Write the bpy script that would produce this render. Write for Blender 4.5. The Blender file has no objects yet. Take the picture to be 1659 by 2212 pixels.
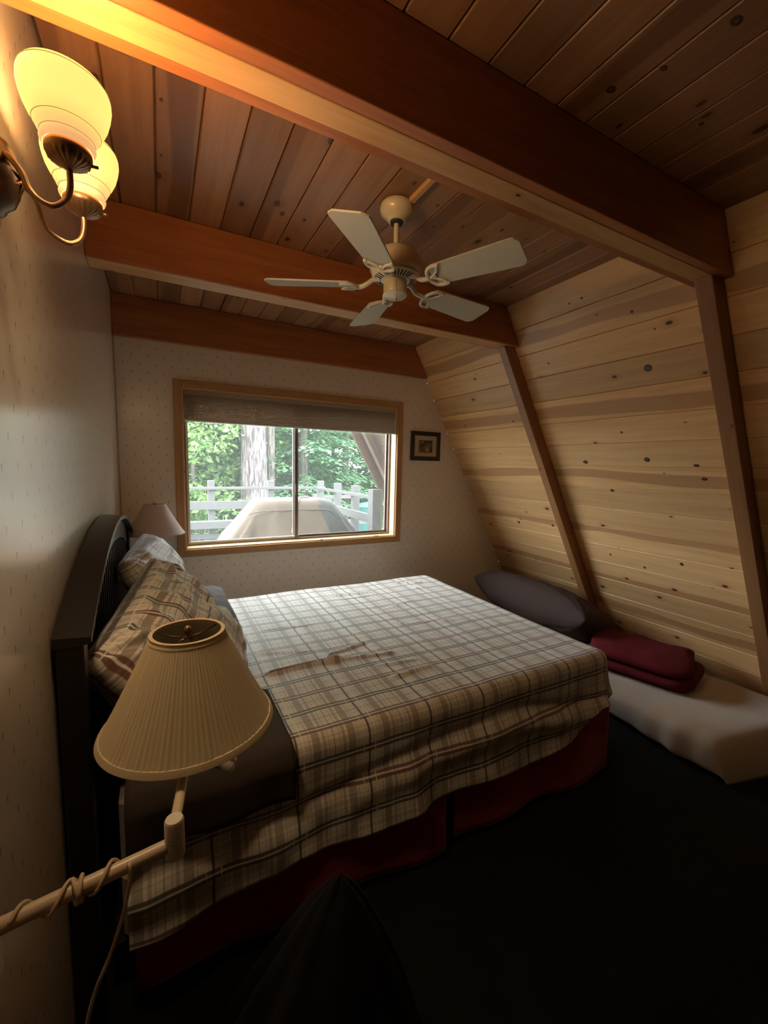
import bpy, math, random
from mathutils import Vector, Matrix, noise
import numpy as np

# ------------------------------------------------------------------ camera
R = math.radians
scene = bpy.context.scene
COL = scene.collection
YAW, PITCH, ROLL = R(28.191), R(-6.314), R(1.347)
F_ = Vector((math.sin(YAW)*math.cos(PITCH), math.cos(YAW)*math.cos(PITCH), math.sin(PITCH)))
R_ = Vector((math.cos(YAW), -math.sin(YAW), 0))
U_ = R_.cross(F_)
Rr = R_*math.cos(ROLL) + U_*math.sin(ROLL)
Ur = -R_*math.sin(ROLL) + U_*math.cos(ROLL)
cam_data = bpy.data.cameras.new('camera')
cam_data.sensor_fit = 'VERTICAL'
cam_data.sensor_height = 24.0
cam_data.lens = 905.087/2212*24.0
cam_data.clip_start = 0.02
cam = bpy.data.objects.new('camera', cam_data)
COL.objects.link(cam)
M = Matrix.Identity(4)
for i in range(3):
    M[i][0] = Rr[i]; M[i][1] = Ur[i]; M[i][2] = -F_[i]
M[0][3], M[1][3], M[2][3] = 0.228, -3.157, 1.5
cam.matrix_world = M
scene.camera = cam

# ------------------------------------------------------------------ world, sun, exposure
world = bpy.data.worlds.new('sky')
scene.world = world
world.use_nodes = True
wn = world.node_tree
bg = wn.nodes['Background']
bg.inputs[0].default_value = (0.86, 0.94, 1.0, 1)
bg.inputs[1].default_value = 11.0
sun_d = bpy.data.lights.new('sun', 'SUN'); sun_d.energy = 3.0; sun_d.angle = R(3); sun_d.color = (1, 0.95, 0.85)
sun = bpy.data.objects.new('sun', sun_d); COL.objects.link(sun)
sun.rotation_euler = Vector((0.5, 0.42, -0.9)).to_track_quat('-Z', 'Y').to_euler()
sun.location = (-4, -2, 12)
pd = bpy.data.lights.new('window_portal', 'AREA'); pd.shape = 'RECTANGLE'; pd.size = 1.66; pd.size_y = 0.92
pd.cycles.is_portal = True
po = bpy.data.objects.new('window_portal', pd); COL.objects.link(po)
po.location = (1.2, 0.16, 1.34); po.rotation_euler = (R(-90), 0, 0)
scene.view_settings.view_transform = 'Standard'
scene.view_settings.look = 'None'
scene.view_settings.exposure = 0.85
scene.view_settings.gamma = 1.0
scene.view_settings.use_curve_mapping = False
SCONCE_W = .8      # bulb, inside the glass
FILL_W = 62.0       # added spot at each shade, aimed into the room as warm fill
scene.cycles.use_denoising = True
scene.cycles.max_bounces = 10
scene.cycles.diffuse_bounces = 6
scene.cycles.transparent_max_bounces = 16
scene.cycles.caustics_reflective = False
scene.cycles.caustics_refractive = False
scene.cycles.sample_clamp_indirect = 6.0

# ------------------------------------------------------------------ helpers
rnd = random.Random(7)

def link(o):
    COL.objects.link(o); return o

def tag(o, label=None, cat=None, group=None, kind=None):
    if label: o['label'] = label
    if cat: o['category'] = cat
    if group: o['group'] = group
    if kind: o['kind'] = kind
    return o

def empty(name, loc=(0, 0, 0), **k):
    o = link(bpy.data.objects.new(name, None)); o.location = loc
    o.empty_display_size = 0.05
    return tag(o, **k)

class MB:
    def __init__(s):
        s.v = []; s.f = []; s.uv = {}
    def add(s, vs, fs):
        n = len(s.v); s.v += [tuple(v) for v in vs]; s.f += [tuple(i+n for i in f) for f in fs]; return n
    def box(s, x0, x1, y0, y1, z0, z1, b=0.0):
        if b <= 0:
            vs = [(x, y, z) for x in (x0, x1) for y in (y0, y1) for z in (z0, z1)]
            s.add(vs, [(0, 1, 3, 2), (4, 6, 7, 5), (0, 4, 5, 1), (2, 3, 7, 6), (0, 2, 6, 4), (1, 5, 7, 3)])
        else:  # chamfered box
            vs = []
            for x, sx in ((x0, 1), (x1, -1)):
                for y, sy in ((y0, 1), (y1, -1)):
                    for z, sz in ((z0, 1), (z1, -1)):
                        vs += [(x, y+sy*b, z+sz*b), (x+sx*b, y, z+sz*b), (x+sx*b, y+sy*b, z)]
            I = lambda i, j, k, a: (i*4+j*2+k)*3+a
            fs = [(I(0,0,0,0), I(0,0,1,0), I(0,1,1,0), I(0,1,0,0)), (I(1,0,0,0), I(1,1,0,0), I(1,1,1,0), I(1,0,1,0)),
                  (I(0,0,0,1), I(1,0,0,1), I(1,0,1,1), I(0,0,1,1)), (I(0,1,0,1), I(0,1,1,1), I(1,1,1,1), I(1,1,0,1)),
                  (I(0,0,0,2), I(0,1,0,2), I(1,1,0,2), I(1,0,0,2)), (I(0,0,1,2), I(1,0,1,2), I(1,1,1,2), I(0,1,1,2))]
            for i in (0, 1):
                for j in (0, 1):
                    fs.append((I(i,j,0,0), I(i,j,0,1), I(i,j,1,1), I(i,j,1,0)))
                    fs.append((I(i,0,j,0), I(i,0,j,2), I(i,1,j,2), I(i,1,j,0)))
                    fs.append((I(0,i,j,1), I(0,i,j,2), I(1,i,j,2), I(1,i,j,1)))
                    for k in (0, 1): fs.append((I(i,j,k,0), I(i,j,k,1), I(i,j,k,2)))
            s.add(vs, fs)
    def prism(s, poly, axis, a, b):
        """poly of 2D points extruded along axis ('x','y','z') from a to b"""
        def P(p, t):
            if axis == 'x': return (t, p[0], p[1])
            if axis == 'y': return (p[0], t, p[1])
            return (p[0], p[1], t)
        n = len(poly)
        vs = [P(p, a) for p in poly]+[P(p, b) for p in poly]
        fs = [(i, (i+1) % n, n+(i+1) % n, n+i) for i in range(n)]+[tuple(range(n))[::-1], tuple(range(n, 2*n))]
        s.add(vs, fs)
    def tube(s, pts, r, n=12, caps=True):
        pts = [Vector(p) for p in pts]
        rr = r if isinstance(r, (list, tuple)) else [r]*len(pts)
        T = []
        for i in range(len(pts)):
            a = pts[max(i-1, 0)]; b = pts[min(i+1, len(pts)-1)]
            T.append((b-a).normalized())
        up = Vector((0, 0, 1)) if abs(T[0].z) < .9 else Vector((1, 0, 0))
        nrm = (up-T[0]*up.dot(T[0])).normalized()
        vs = []
        for i, p in enumerate(pts):
            nrm = (nrm-T[i]*nrm.dot(T[i])).normalized(); bi = T[i].cross(nrm)
            for k in range(n):
                a = 2*math.pi*k/n
                vs.append(p+(nrm*math.cos(a)+bi*math.sin(a))*rr[i])
        fs = []
        for i in range(len(pts)-1):
            for k in range(n):
                fs.append((i*n+k, i*n+(k+1) % n, (i+1)*n+(k+1) % n, (i+1)*n+k))
        if caps: fs += [tuple(range(n))[::-1], tuple(range((len(pts)-1)*n, len(pts)*n))]
        s.add(vs, fs)
    def lathe(s, prof, c=(0, 0, 0), n=40, fl=None):
        """prof: list (r,z); fl(theta, i)->radius factor"""
        vs = []
        for i, (r, z) in enumerate(prof):
            for k in range(n):
                a = 2*math.pi*k/n; q = r*(fl(a, i, k) if fl else 1)
                vs.append((c[0]+q*math.cos(a), c[1]+q*math.sin(a), c[2]+z))
        fs = []
        for i in range(len(prof)-1):
            for k in range(n):
                fs.append((i*n+k, i*n+(k+1) % n, (i+1)*n+(k+1) % n, (i+1)*n+k))
        s.add(vs, fs)
    def build(s, name, mat, parent=None, smooth=False, auto=None):
        me = bpy.data.meshes.new(name); me.from_pydata(s.v, [], s.f); me.validate(); me.update()
        if mat: me.materials.append(mat)
        if smooth:
            me.polygons.foreach_set('use_smooth', [True]*len(me.polygons))
            if auto: me.set_sharp_from_angle(angle=R(auto))
        o = link(bpy.data.objects.new(name, me))
        if parent: o.parent = parent
        return o

def fix_normals(o):
    import bmesh
    bm = bmesh.new(); bm.from_mesh(o.data); bmesh.ops.remove_doubles(bm, verts=bm.verts, dist=1e-5)
    bmesh.ops.recalc_face_normals(bm, faces=bm.faces); bm.to_mesh(o.data); bm.free()
    return o

def catmull(pts, n=8):
    pts = [Vector(p) for p in pts]; out = []
    P = [pts[0]*2-pts[1]]+pts+[pts[-1]*2-pts[-2]]
    for i in range(1, len(P)-2):
        for k in range(n):
            t = k/n; a, b, c, d = P[i-1], P[i], P[i+1], P[i+2]
            out.append(0.5*((2*b)+(c-a)*t+(2*a-5*b+4*c-d)*t*t+(3*b-a-3*c+d)*t**3))
    out.append(pts[-1]); return out

# ------------------------------------------------------------------ node helpers
class NT:
    def __init__(s, name):
        s.m = bpy.data.materials.new(name); s.m.use_nodes = True; s.t = s.m.node_tree
        s.b = s.t.nodes['Principled BSDF']; s.out = s.t.nodes['Material Output']
    def n(s, typ, **k):
        o = s.t.nodes.new(typ)
        for a, b in k.items(): setattr(o, a, b)
        return o
    def L(s, a, b): s.t.links.new(a, b)
    def val(s, sock, v):
        if isinstance(v, (int, float)): sock.default_value = v
        elif isinstance(v, (tuple, list)): sock.default_value = v
        else: s.L(v, sock)
    def math(s, op, a, b=0.0, c=None, clamp=False):
        o = s.n('ShaderNodeMath', operation=op); o.use_clamp = clamp
        s.val(o.inputs[0], a); s.val(o.inputs[1], b)
        if c is not None: s.val(o.inputs[2], c)
        return o.outputs[0]
    def vmath(s, op, a, b):
        o = s.n('ShaderNodeVectorMath', operation=op); s.val(o.inputs[0], a); s.val(o.inputs[1], b); return o.outputs[0]
    def xyz(s, v):
        o = s.n('ShaderNodeSeparateXYZ'); s.L(v, o.inputs[0]); return o.outputs
    def comb(s, x, y, z=0.0):
        o = s.n('ShaderNodeCombineXYZ'); s.val(o.inputs[0], x); s.val(o.inputs[1], y); s.val(o.inputs[2], z); return o.outputs[0]
    def noise(s, vec, scale=5, detail=3, rough=.5, dist=0, dim='3D'):
        o = s.n('ShaderNodeTexNoise', noise_dimensions=dim)
        if vec is not None: s.L(vec, o.inputs['Vector'])
        o.inputs['Scale'].default_value = scale; o.inputs['Detail'].default_value = detail
        o.inputs['Roughness'].default_value = rough; o.inputs['Distortion'].default_value = dist
        return o.outputs['Fac']
    def mix(s, f, a, b, blend='MIX'):
        o = s.n('ShaderNodeMix', data_type='RGBA', blend_type=blend)
        s.val(o.inputs['Factor'], f)
        for k, v in ((6, a), (7, b)):
            if isinstance(v, (tuple, list)): o.inputs[k].default_value = (*v[:3], 1)
            else: s.L(v, o.inputs[k])
        return o.outputs[2]
    def smooth(s, x, a, b, lo=0.0, hi=1.0):
        o = s.n('ShaderNodeMapRange', interpolation_type='SMOOTHSTEP')
        s.val(o.inputs[0], x); s.val(o.inputs[1], a); s.val(o.inputs[2], b); s.val(o.inputs[3], lo); s.val(o.inputs[4], hi)
        return o.outputs[0]
    def bump(s, h, strength=.3, dist=.002):
        o = s.n('ShaderNodeBump'); o.inputs['Strength'].default_value = strength; o.inputs['Distance'].default_value = dist
        s.L(h, o.inputs['Height']); s.L(o.outputs[0], s.b.inputs['Normal'])
    def coord(s, which='Object'):
        return s.n('ShaderNodeTexCoord').outputs[which]

def plain(name, col, rough=.5, metal=0, spec=.5, sheen=0, coat=0, var=.08, vs=8):
    t = NT(name); c = t.coord()
    f = t.noise(c, vs, 4)
    t.L(t.mix(f, [x*(1-var) for x in col], [min(1, x*(1+var)) for x in col]), t.b.inputs['Base Color'])
    t.b.inputs['Roughness'].default_value = rough; t.b.inputs['Metallic'].default_value = metal
    t.b.inputs['Specular IOR Level'].default_value = spec
    t.b.inputs['Sheen Weight'].default_value = sheen; t.b.inputs['Coat Weight'].default_value = coat
    return t.m

def wood(name, light, mid, heart, knots=1.0, rough=.45, grain=1.0, knot_col=(.075, .026, .011), spec=.5, heart_all=0.0):
    """grain along object X. obj.color: R tone, G seed, B heartwood stripe place (0 none)"""
    t = NT(name); c = t.coord()
    oi = t.n('ShaderNodeObjectInfo'); col = t.n('ShaderNodeSeparateColor'); t.L(oi.outputs['Color'], col.inputs[0])
    tone, seed, stripe = col.outputs
    off = t.comb(t.math('MULTIPLY', seed, 53.0), t.math('MULTIPLY', seed, 17.0), t.math('MULTIPLY', seed, 31.0))
    x, y, z = t.xyz(c)
    p = t.vmath('ADD', c, off)
    # knots
    kx, ky, kz = t.xyz(p)
    kc = t.comb(t.math('MULTIPLY', kx, 2.6), t.math('MULTIPLY', ky, 4.6), 0)
    vo = t.n('ShaderNodeTexVoronoi', voronoi_dimensions='2D'); t.L(kc, vo.inputs['Vector']); vo.inputs['Scale'].default_value = 1
    vc = t.n('ShaderNodeSeparateColor'); t.L(vo.outputs['Color'], vc.inputs[0])
    vr = t.math('MULTIPLY', t.smooth(vc.outputs[0], .30, 1.0, .25, 1.0), t.math('MULTIPLY', t.math('GREATER_THAN', vc.outputs[0], .30), .085*knots))
    d = vo.outputs['Distance']
    has = t.math('GREATER_THAN', vr, .006)
    core = t.math('MULTIPLY', t.smooth(t.math('DIVIDE', d, t.math('MAXIMUM', vr, .001)), .65, 1.0, 1, 0), has)
    halo = t.math('MULTIPLY', t.smooth(t.math('DIVIDE', d, t.math('MAXIMUM', vr, .001)), .9, 3.2, 1, 0), has)
    # grain, bent round the knots
    bend = t.math('MULTIPLY', halo, .03)
    gv = t.comb(t.math('MULTIPLY', kx, 1.6), t.math('MULTIPLY', t.math('ADD', ky, bend), 26.0), t.math('MULTIPLY', kz, 26.0))
    g1 = t.noise(gv, 1.0, 5, .6, .4)
    gv2 = t.comb(t.math('MULTIPLY', kx, 5.0), t.math('MULTIPLY', ky, 160.0), t.math('MULTIPLY', kz, 160.0))
    g2 = t.noise(gv2, 1.0, 2, .5)
    g = t.math('ADD', t.math('MULTIPLY', g1, .75), t.math('MULTIPLY', g2, .25))
    base = t.mix(t.smooth(g, .32, .72, 0, grain), light, mid)
    # heartwood band
    wob = t.noise(t.comb(t.math('MULTIPLY', kx, .75), t.math('MULTIPLY', seed, 9), 0), 1.0, 2, .5)
    pos = t.math('ADD', t.math('MULTIPLY', t.math('SUBTRACT', stripe, .55), .22), t.math('MULTIPLY', t.math('SUBTRACT', wob, .5), .16))
    dist = t.math('ABSOLUTE', t.math('SUBTRACT', y, pos))
    wdt = t.math('MULTIPLY', t.noise(t.comb(t.math('MULTIPLY', kx, .9), 3.3, t.math('MULTIPLY', seed, 5)), 1.0, 2), .075)
    band = t.math('MULTIPLY', t.smooth(dist, t.math('SUBTRACT', wdt, .008), t.math('ADD', wdt, .003), 1, 0), t.math('GREATER_THAN', stripe, .05))
    base = t.mix(t.math('MULTIPLY', band, .75), base, heart)
    if heart_all: base = t.mix(t.smooth(t.noise(t.comb(t.math('MULTIPLY', kx, .5), t.math('MULTIPLY', ky, 9), t.math('MULTIPLY', kz, 9)), 1, 3), .45, .6, 0, heart_all), base, heart)
    base = t.mix(t.math('MULTIPLY', halo, .38), base, heart)
    base = t.mix(core, base, knot_col)
    tn = t.math('ADD', t.math('MULTIPLY', tone, .5), .75)
    mul = t.n('ShaderNodeVectorMath', operation='SCALE'); t.L(base, mul.inputs[0]); t.L(tn, mul.inputs['Scale'])
    t.L(mul.outputs[0], t.b.inputs['Base Color'])
    t.b.inputs['Roughness'].default_value = rough; t.b.inputs['Specular IOR Level'].default_value = spec
    t.bump(t.math('SUBTRACT', g, t.math('MULTIPLY', core, .6)), .12, .002)
    return t.m

def plaid(name, scale=1.0, sx=1.0):
    """two-way woven check on UV in metres; u along the bed, v across it"""
    t = NT(name); uv = t.coord('UV'); u, v, _ = t.xyz(uv)
    wv = t.noise(uv, 60, 2)
    wob = t.math('MULTIPLY', t.math('SUBTRACT', t.noise(uv, 9, 2), .5), .006)
    u = t.math('ADD', u, wob); v = t.math('ADD', v, wob)
    def band(c, per, ctr, half, soft=.0012):
        f = t.math('FRACT', t.math('ADD', t.math('DIVIDE', t.math('SUBTRACT', c, ctr), per), 100.5))
        d = t.math('ABSOLUTE', t.math('MULTIPLY', t.math('SUBTRACT', f, .5), per))
        return t.smooth(d, half-soft, half+soft, 1, 0)
    base = (.70, .645, .56)
    col = t.mix(0.0, base, base)
    PU, PV = .2535*scale, .222*scale
    u = t.math('SUBTRACT', u, .075); v = t.math('SUBTRACT', v, .205)
    olive = (.075, .072, .048); rust = (.15, .05, .032); tan = (.25, .20, .16); dark = (.035, .028, .026); white = (.78, .76, .71); slate = (.09, .09, .095)
    def lay(col, msk, c, a): return t.mix(t.math('MULTIPLY', msk, min(.92, a*1.12*sx)), col, c)
    for ctr, hf, c, a in ((.066, .013, tan, .62), (.190, .013, tan, .62), (.094, .005, tan, .5), (.162, .005, tan, .5)):
        col = lay(col, band(u, PU, ctr*scale, hf*scale), c, a)
    for ctr, hf, c, a in ((-.0075, .0052, olive, .85), (.0085, .0052, olive, .85), (.1025, .0055, rust, .8), (.1185, .0048, rust, .75), (.056, .007, tan, .28), (.166, .007, tan, .28),
                          (.038, .0010, dark, .35), (.074, .0010, dark, .35), (.146, .0010, dark, .35), (.188, .0010, dark, .35)):
        col = lay(col, band(v, PV, ctr*scale, hf*scale), c, a)
    for ctr, hf, c, a in ((.0, .0040, dark, .78), (.128, .0016, dark, .5), (.044, .0011, dark, .4), (.108, .0011, dark, .4), (.148, .0011, dark, .4), (.212, .0011, dark, .4), (.022, .0018, white, .85), (.233, .0018, white, .5)):
        col = lay(col, band(u, PU, ctr*scale, hf*scale), c, a)
    for ctr, hf, c, a in ((.0005, .0022, white, .85), (.1105, .0022, white, .8)):
        col = lay(col, band(v, PV, ctr*scale, hf*scale), c, a)
    # crossings read a little darker through the weave
    weave = t.math('MULTIPLY', wv, .16)
    col = t.mix(weave, col, (.12, .1, .09))
    t.L(col, t.b.inputs['Base Color'])
    t.b.inputs['Roughness'].default_value = .52; t.b.inputs['Sheen Weight'].default_value = .3
    t.b.inputs['Sheen Tint'].default_value = (.9, .95, 1, 1)
    t.b.inputs['Specular IOR Level'].default_value = .6
    t.bump(t.math('ADD', t.noise(uv, 14, 3), t.math('MULTIPLY', t.noise(uv, 300, 1), .1)), .35, .006)
    return t.m

def wallpaper(name, axis):
    t = NT(name); c = t.coord(); x, y, z = t.xyz(c)
    h = y if axis == 'y' else x
    PX, PZ = .092, .052
    row = t.math('FLOOR', t.math('DIVIDE', z, PZ))
    odd = t.math('MODULO', t.math('ADD', row, 200.0), 2.0)
    hx = t.math('ADD', t.math('DIVIDE', h, PX), t.math('MULTIPLY', odd, .5))
    fx = t.math('MULTIPLY', t.math('SUBTRACT', t.math('FRACT', t.math('ADD', hx, 100.0)), .5), PX)
    fz = t.math('MULTIPLY', t.math('SUBTRACT', t.math('FRACT', t.math('ADD', t.math('DIVIDE', z, PZ), 100.0)), .5), PZ)
    # bud: narrow stem with a wider head; ellipse narrowing downwards
    wd = t.smooth(fz, -.008, .007, .0007, .0028)
    inx = t.smooth(t.math('ABSOLUTE', fx), wd, t.math('ADD', wd, .0006), 1, 0)
    inz = t.smooth(t.math('ABSOLUTE', fz), .0062, .0078, 1, 0)
    m = t.math('MULTIPLY', inx, inz)
    leaf = t.math('MULTIPLY', t.smooth(t.math('ABSOLUTE', fx), .0035, .0042, 1, 0), t.smooth(t.math('ABSOLUTE', t.math('ADD', fz, .004)), .001, .002, 1, 0))
    m = t.math('MAXIMUM', m, t.math('MULTIPLY', leaf, .5))
    fine = t.noise(c, 220, 2)
    base = t.mix(t.math('MULTIPLY', fine, .35), (.76, .665, .565), (.68, .585, .485))
    col = t.mix(t.math('MULTIPLY', m, .72), base, (.10, .085, .085))
    t.L(col, t.b.inputs['Base Color'])
    t.b.inputs['Roughness'].default_value = .36
    t.b.inputs['Specular IOR Level'].default_value = .7
    t.b.inputs['Coat Weight'].default_value = 1.0 if axis == 'y' else .1; t.b.inputs['Coat Roughness'].default_value = .2; t.b.inputs['Coat IOR'].default_value = 1.8
    t.bump(t.math('ADD', t.noise(c, 300, 2), t.math('MULTIPLY', t.noise(c, 2.5, 2), 3)), .08, .002)
    return t.m

def fabric(name, col, rough=.85, sheen=.3, fine=350, var=.15, bump=.2):
    t = NT(name); c = t.coord()
    f = t.noise(c, fine, 2); g = t.noise(c, 6, 3)
    k = t.math('ADD', t.math('MULTIPLY', f, .6), t.math('MULTIPLY', g, .4))
    t.L(t.mix(k, [x*(1-var) for x in col], [x*(1+var) for x in col]), t.b.inputs['Base Color'])
    t.b.inputs['Roughness'].default_value = rough; t.b.inputs['Sheen Weight'].default_value = sheen
    t.b.inputs['Specular IOR Level'].default_value = .25
    t.bump(t.math('ADD', t.math('MULTIPLY', f, .3), g), bump, .004)
    return t.m

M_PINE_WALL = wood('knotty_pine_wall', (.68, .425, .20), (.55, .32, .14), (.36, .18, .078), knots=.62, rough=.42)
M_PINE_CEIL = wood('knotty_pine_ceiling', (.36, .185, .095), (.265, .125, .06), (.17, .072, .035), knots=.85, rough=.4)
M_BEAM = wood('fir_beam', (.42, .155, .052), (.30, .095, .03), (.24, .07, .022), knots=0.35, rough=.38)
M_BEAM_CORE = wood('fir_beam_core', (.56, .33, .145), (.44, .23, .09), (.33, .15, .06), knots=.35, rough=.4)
M_RAFTER = wood('rafter_wood', (.31, .145, .058), (.22, .095, .037), (.17, .065, .024), knots=.3, rough=.42)
M_TRIM = wood('oak_trim', (.50, .27, .11), (.38, .19, .07), (.3, .14, .05), knots=.2, rough=.4)
M_JAMB = wood('pine_jamb', (.66, .47, .26), (.55, .36, .18), (.4, .24, .1), knots=1.0, rough=.4)
M_PAPER_L = wallpaper('wallpaper_left', 'y')
M_PAPER_B = wallpaper('wallpaper_back', 'x')
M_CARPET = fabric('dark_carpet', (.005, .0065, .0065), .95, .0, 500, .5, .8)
M_DARKWALL = plain('rear_wall_paint', (.12, .09, .065), .7)
M_PLAID = plaid('plaid_flannel')
M_PLAID_P = plaid('plaid_flannel_pillowcase', .9, 1.25)
M_BROWN = fabric('brown_cotton', (.105, .09, .08), .8, .05)
M_BROWN2 = fabric('dark_brown_cotton', (.055, .04, .032), .8, .02)
M_DBROWN = fabric('dark_brown_velour', (.055, .034, .029), .85, .0)
M_RED = fabric('red_cotton', (.30, .012, .02), .85, .2)
M_REDB = fabric('red_fleece', (.095, .004, .008), .9, .0)
M_WHITE = fabric('white_sheet', (.42, .34, .27), .8, .3)
M_BLACK = plain('black_painted_wood', (.012, .011, .011), .32, spec=.6)
M_KNIT = fabric('black_knit', (.0045, .0042, .004), .95, .0, 120, .5, 1.0)
M_CREAM = plain('cream_enamel', (.66, .56, .38), .28, spec=.5, coat=.3, var=.03)
M_CREAMW = plain('white_enamel', (.78, .74, .64), .3, spec=.5, var=.03)
M_BLADE = plain('fan_blade_white', (.62, .565, .46), .42, var=.05, vs=40)
M_SLOT = plain('dark_slot', (.02, .018, .015), .7)
M_BRASS = plain('antique_brass', (.35, .20, .105), .38, metal=.85, var=.3, vs=30)
M_BRONZE = plain('aged_bronze', (.16, .10, .065), .35, metal=.8, var=.3, vs=30)
M_LAMPW = plain('lamp_enamel', (.68, .56, .40), .32, var=.05)
M_CORD = plain('lamp_cord', (.62, .50, .36), .5)
M_ALU = plain('bronze_aluminium', (.23, .17, .14), .4, metal=.35)
M_ALUW = plain('window_rim', (.62, .62, .58), .4, metal=.2)

M_FRAMEB = plain('black_frame', (.016, .011, .010), .4)
M_MAT = plain('picture_mount', (.50, .40, .28), .8, var=.03)
M_GREYWOOD = plain('weathered_deck_wood', (.06, .058, .056), .75, var=.2, vs=14)
M_TAN = fabric('tan_canvas', (.062, .043, .028), .8, .1, 200, .12, .3)
M_TAN_SHADED = fabric('shaded_tan_canvas', (.028, .027, .023), .8, .1, 200, .12, .3)  # right side of the tan cover, its shade put into the colour
M_ROPE = plain('rope', (.16, .125, .09), .8)
M_EXT = plain('exterior_fascia', (.07, .042, .026), .6, var=.1)
M_EXTD = plain('exterior_soffit', (.06, .032, .018), .6, var=.15)
M_TEAL = plain('teal_plastic', (.01, .06, .055), .5)

# pleated lampshade: fabric with light passing through
def shade_mat(name, col, trans=.35):
    t = NT(name); c = t.coord(); f = t.noise(c, 300, 2)
    cc = t.mix(f, [x*.93 for x in col], col)
    t.L(cc, t.b.inputs['Base Color']); t.b.inputs['Roughness'].default_value = .75
    t.b.inputs['Sheen Weight'].default_value = .15
    tr = t.n('ShaderNodeBsdfTranslucent'); t.L(cc, tr.inputs[0])
    mx = t.n('ShaderNodeMixShader'); mx.inputs[0].default_value = trans
    t.L(t.b.outputs[0], mx.inputs[1]); t.L(tr.outputs[0], mx.inputs[2]); t.L(mx.outputs[0], t.out.inputs[0])
    return t.m
M_SHADE = shade_mat('cream_pleated_fabric', (.80, .68, .45), .3)
M_SHADE2 = shade_mat('pink_white_pleated_fabric', (.80, .68, .62), .5)
M_BLIND = shade_mat('cellular_blind', (.60, .50, .41), .6)
M_SHADE_IN = plain('shade_lining', (.62, .56, .46), .85)

# opal glass, lit from the bulb inside
def opal():
    t = NT('lit_opal_glass')
    t.b.inputs['Base Color'].default_value = (.9, .75, .45, 1); t.b.inputs['Roughness'].default_value = .25
    c = t.coord(); x, y, z = t.xyz(c)
    g = t.smooth(z, 0.0, .038, 0, 1)
    ec = t.mix(g, (1.0, .50, .20), (1.0, .56, .14))
    t.L(ec, t.b.inputs['Emission Color'])
    t.L(t.smooth(z, 0.0, .055, .45, .86), t.b.inputs['Emission Strength'])
    return t.m
M_OPAL = opal()
t = NT('shade_line'); t.b.inputs['Base Color'].default_value = (.12, .12, .04, 1); t.b.inputs['Emission Color'].default_value = (.5, .42, .08, 1); t.b.inputs['Emission Strength'].default_value = .35; M_LINE = t.m
t = NT('bulb'); t.b.inputs['Base Color'].default_value = (1, .9, .7, 1); t.b.inputs['Emission Color'].default_value = (1, .72, .38, 1); t.b.inputs['Emission Strength'].default_value = 6; M_BULB = t.m

def glass():
    t = NT('hazy_window_glass'); t.t.nodes.remove(t.b)
    tr = t.n('ShaderNodeBsdfTransparent'); tr.inputs[0].default_value = (.97, .98, .97, 1)
    tl = t.n('ShaderNodeBsdfTranslucent'); tl.inputs[0].default_value = (.9, .93, .9, 1)
    gl = t.n('ShaderNodeBsdfGlossy'); gl.inputs['Roughness'].default_value = .02
    m1 = t.n('ShaderNodeMixShader'); m1.inputs[0].default_value = .02  # translucent share adds a pale veil of haze over the outdoor view
    t.L(tr.outputs[0], m1.inputs[1]); t.L(tl.outputs[0], m1.inputs[2])
    m2 = t.n('ShaderNodeMixShader'); m2.inputs[0].default_value = .04
    t.L(m1.outputs[0], m2.inputs[1]); t.L(gl.outputs[0], m2.inputs[2]); t.L(m2.outputs[0], t.out.inputs[0])
    return t.m
M_GLASS = glass()

def leaf_mat(name, a, b):
    t = NT(name); c = t.coord()
    f = t.noise(c, 1.3, 3); f2 = t.noise(c, 25, 2)
    k = t.smooth(t.math('ADD', t.math('MULTIPLY', f, .5), t.math('MULTIPLY', f2, .5)), .35, .65)
    cc = t.mix(k, a, b)
    t.L(cc, t.b.inputs['Base Color']); t.b.inputs['Roughness'].default_value = .6
    tr = t.n('ShaderNodeBsdfTranslucent'); t.L(cc, tr.inputs[0])
    mx = t.n('ShaderNodeMixShader'); mx.inputs[0].default_value = .4
    t.L(t.b.outputs[0], mx.inputs[1]); t.L(tr.outputs[0], mx.inputs[2]); t.L(mx.outputs[0], t.out.inputs[0])
    return t.m
M_LEAF_A = leaf_mat('broad_leaves', (.06, .13, .03), (.20, .32, .10))
M_LEAF_B = leaf_mat('fir_needles', (.04, .12, .05), (.15, .29, .14))
def bark_mat(name, a, b):
    t = NT(name); c = t.coord(); x, y, z = t.xyz(c)
    v = t.comb(t.math('MULTIPLY', x, 11), t.math('MULTIPLY', y, 11), t.math('MULTIPLY', z, 1.6))
    n1 = t.noise(v, 1.6, 5, .65, .6)
    k = t.smooth(n1, .4, .58)
    t.L(t.mix(k, a, b), t.b.inputs['Base Color']); t.b.inputs['Roughness'].default_value = .9
    t.bump(n1, .8, .05)
    return t.m
M_BARK = bark_mat('plated_bark', (.04, .03, .03), (.17, .14, .14))
M_BARK2 = bark_mat('thin_bark', (.04, .035, .03), (.12, .10, .08))
def ground_mat():
    t = NT('forest_floor'); c = t.coord()
    k = t.smooth(t.noise(c, .9, 5, .6), .4, .62)
    t.L(t.mix(k, (.17, .15, .11), (.09, .12, .05)), t.b.inputs['Base Color']); t.b.inputs['Roughness'].default_value = .95
    return t.m
M_GROUND = ground_mat()
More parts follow.
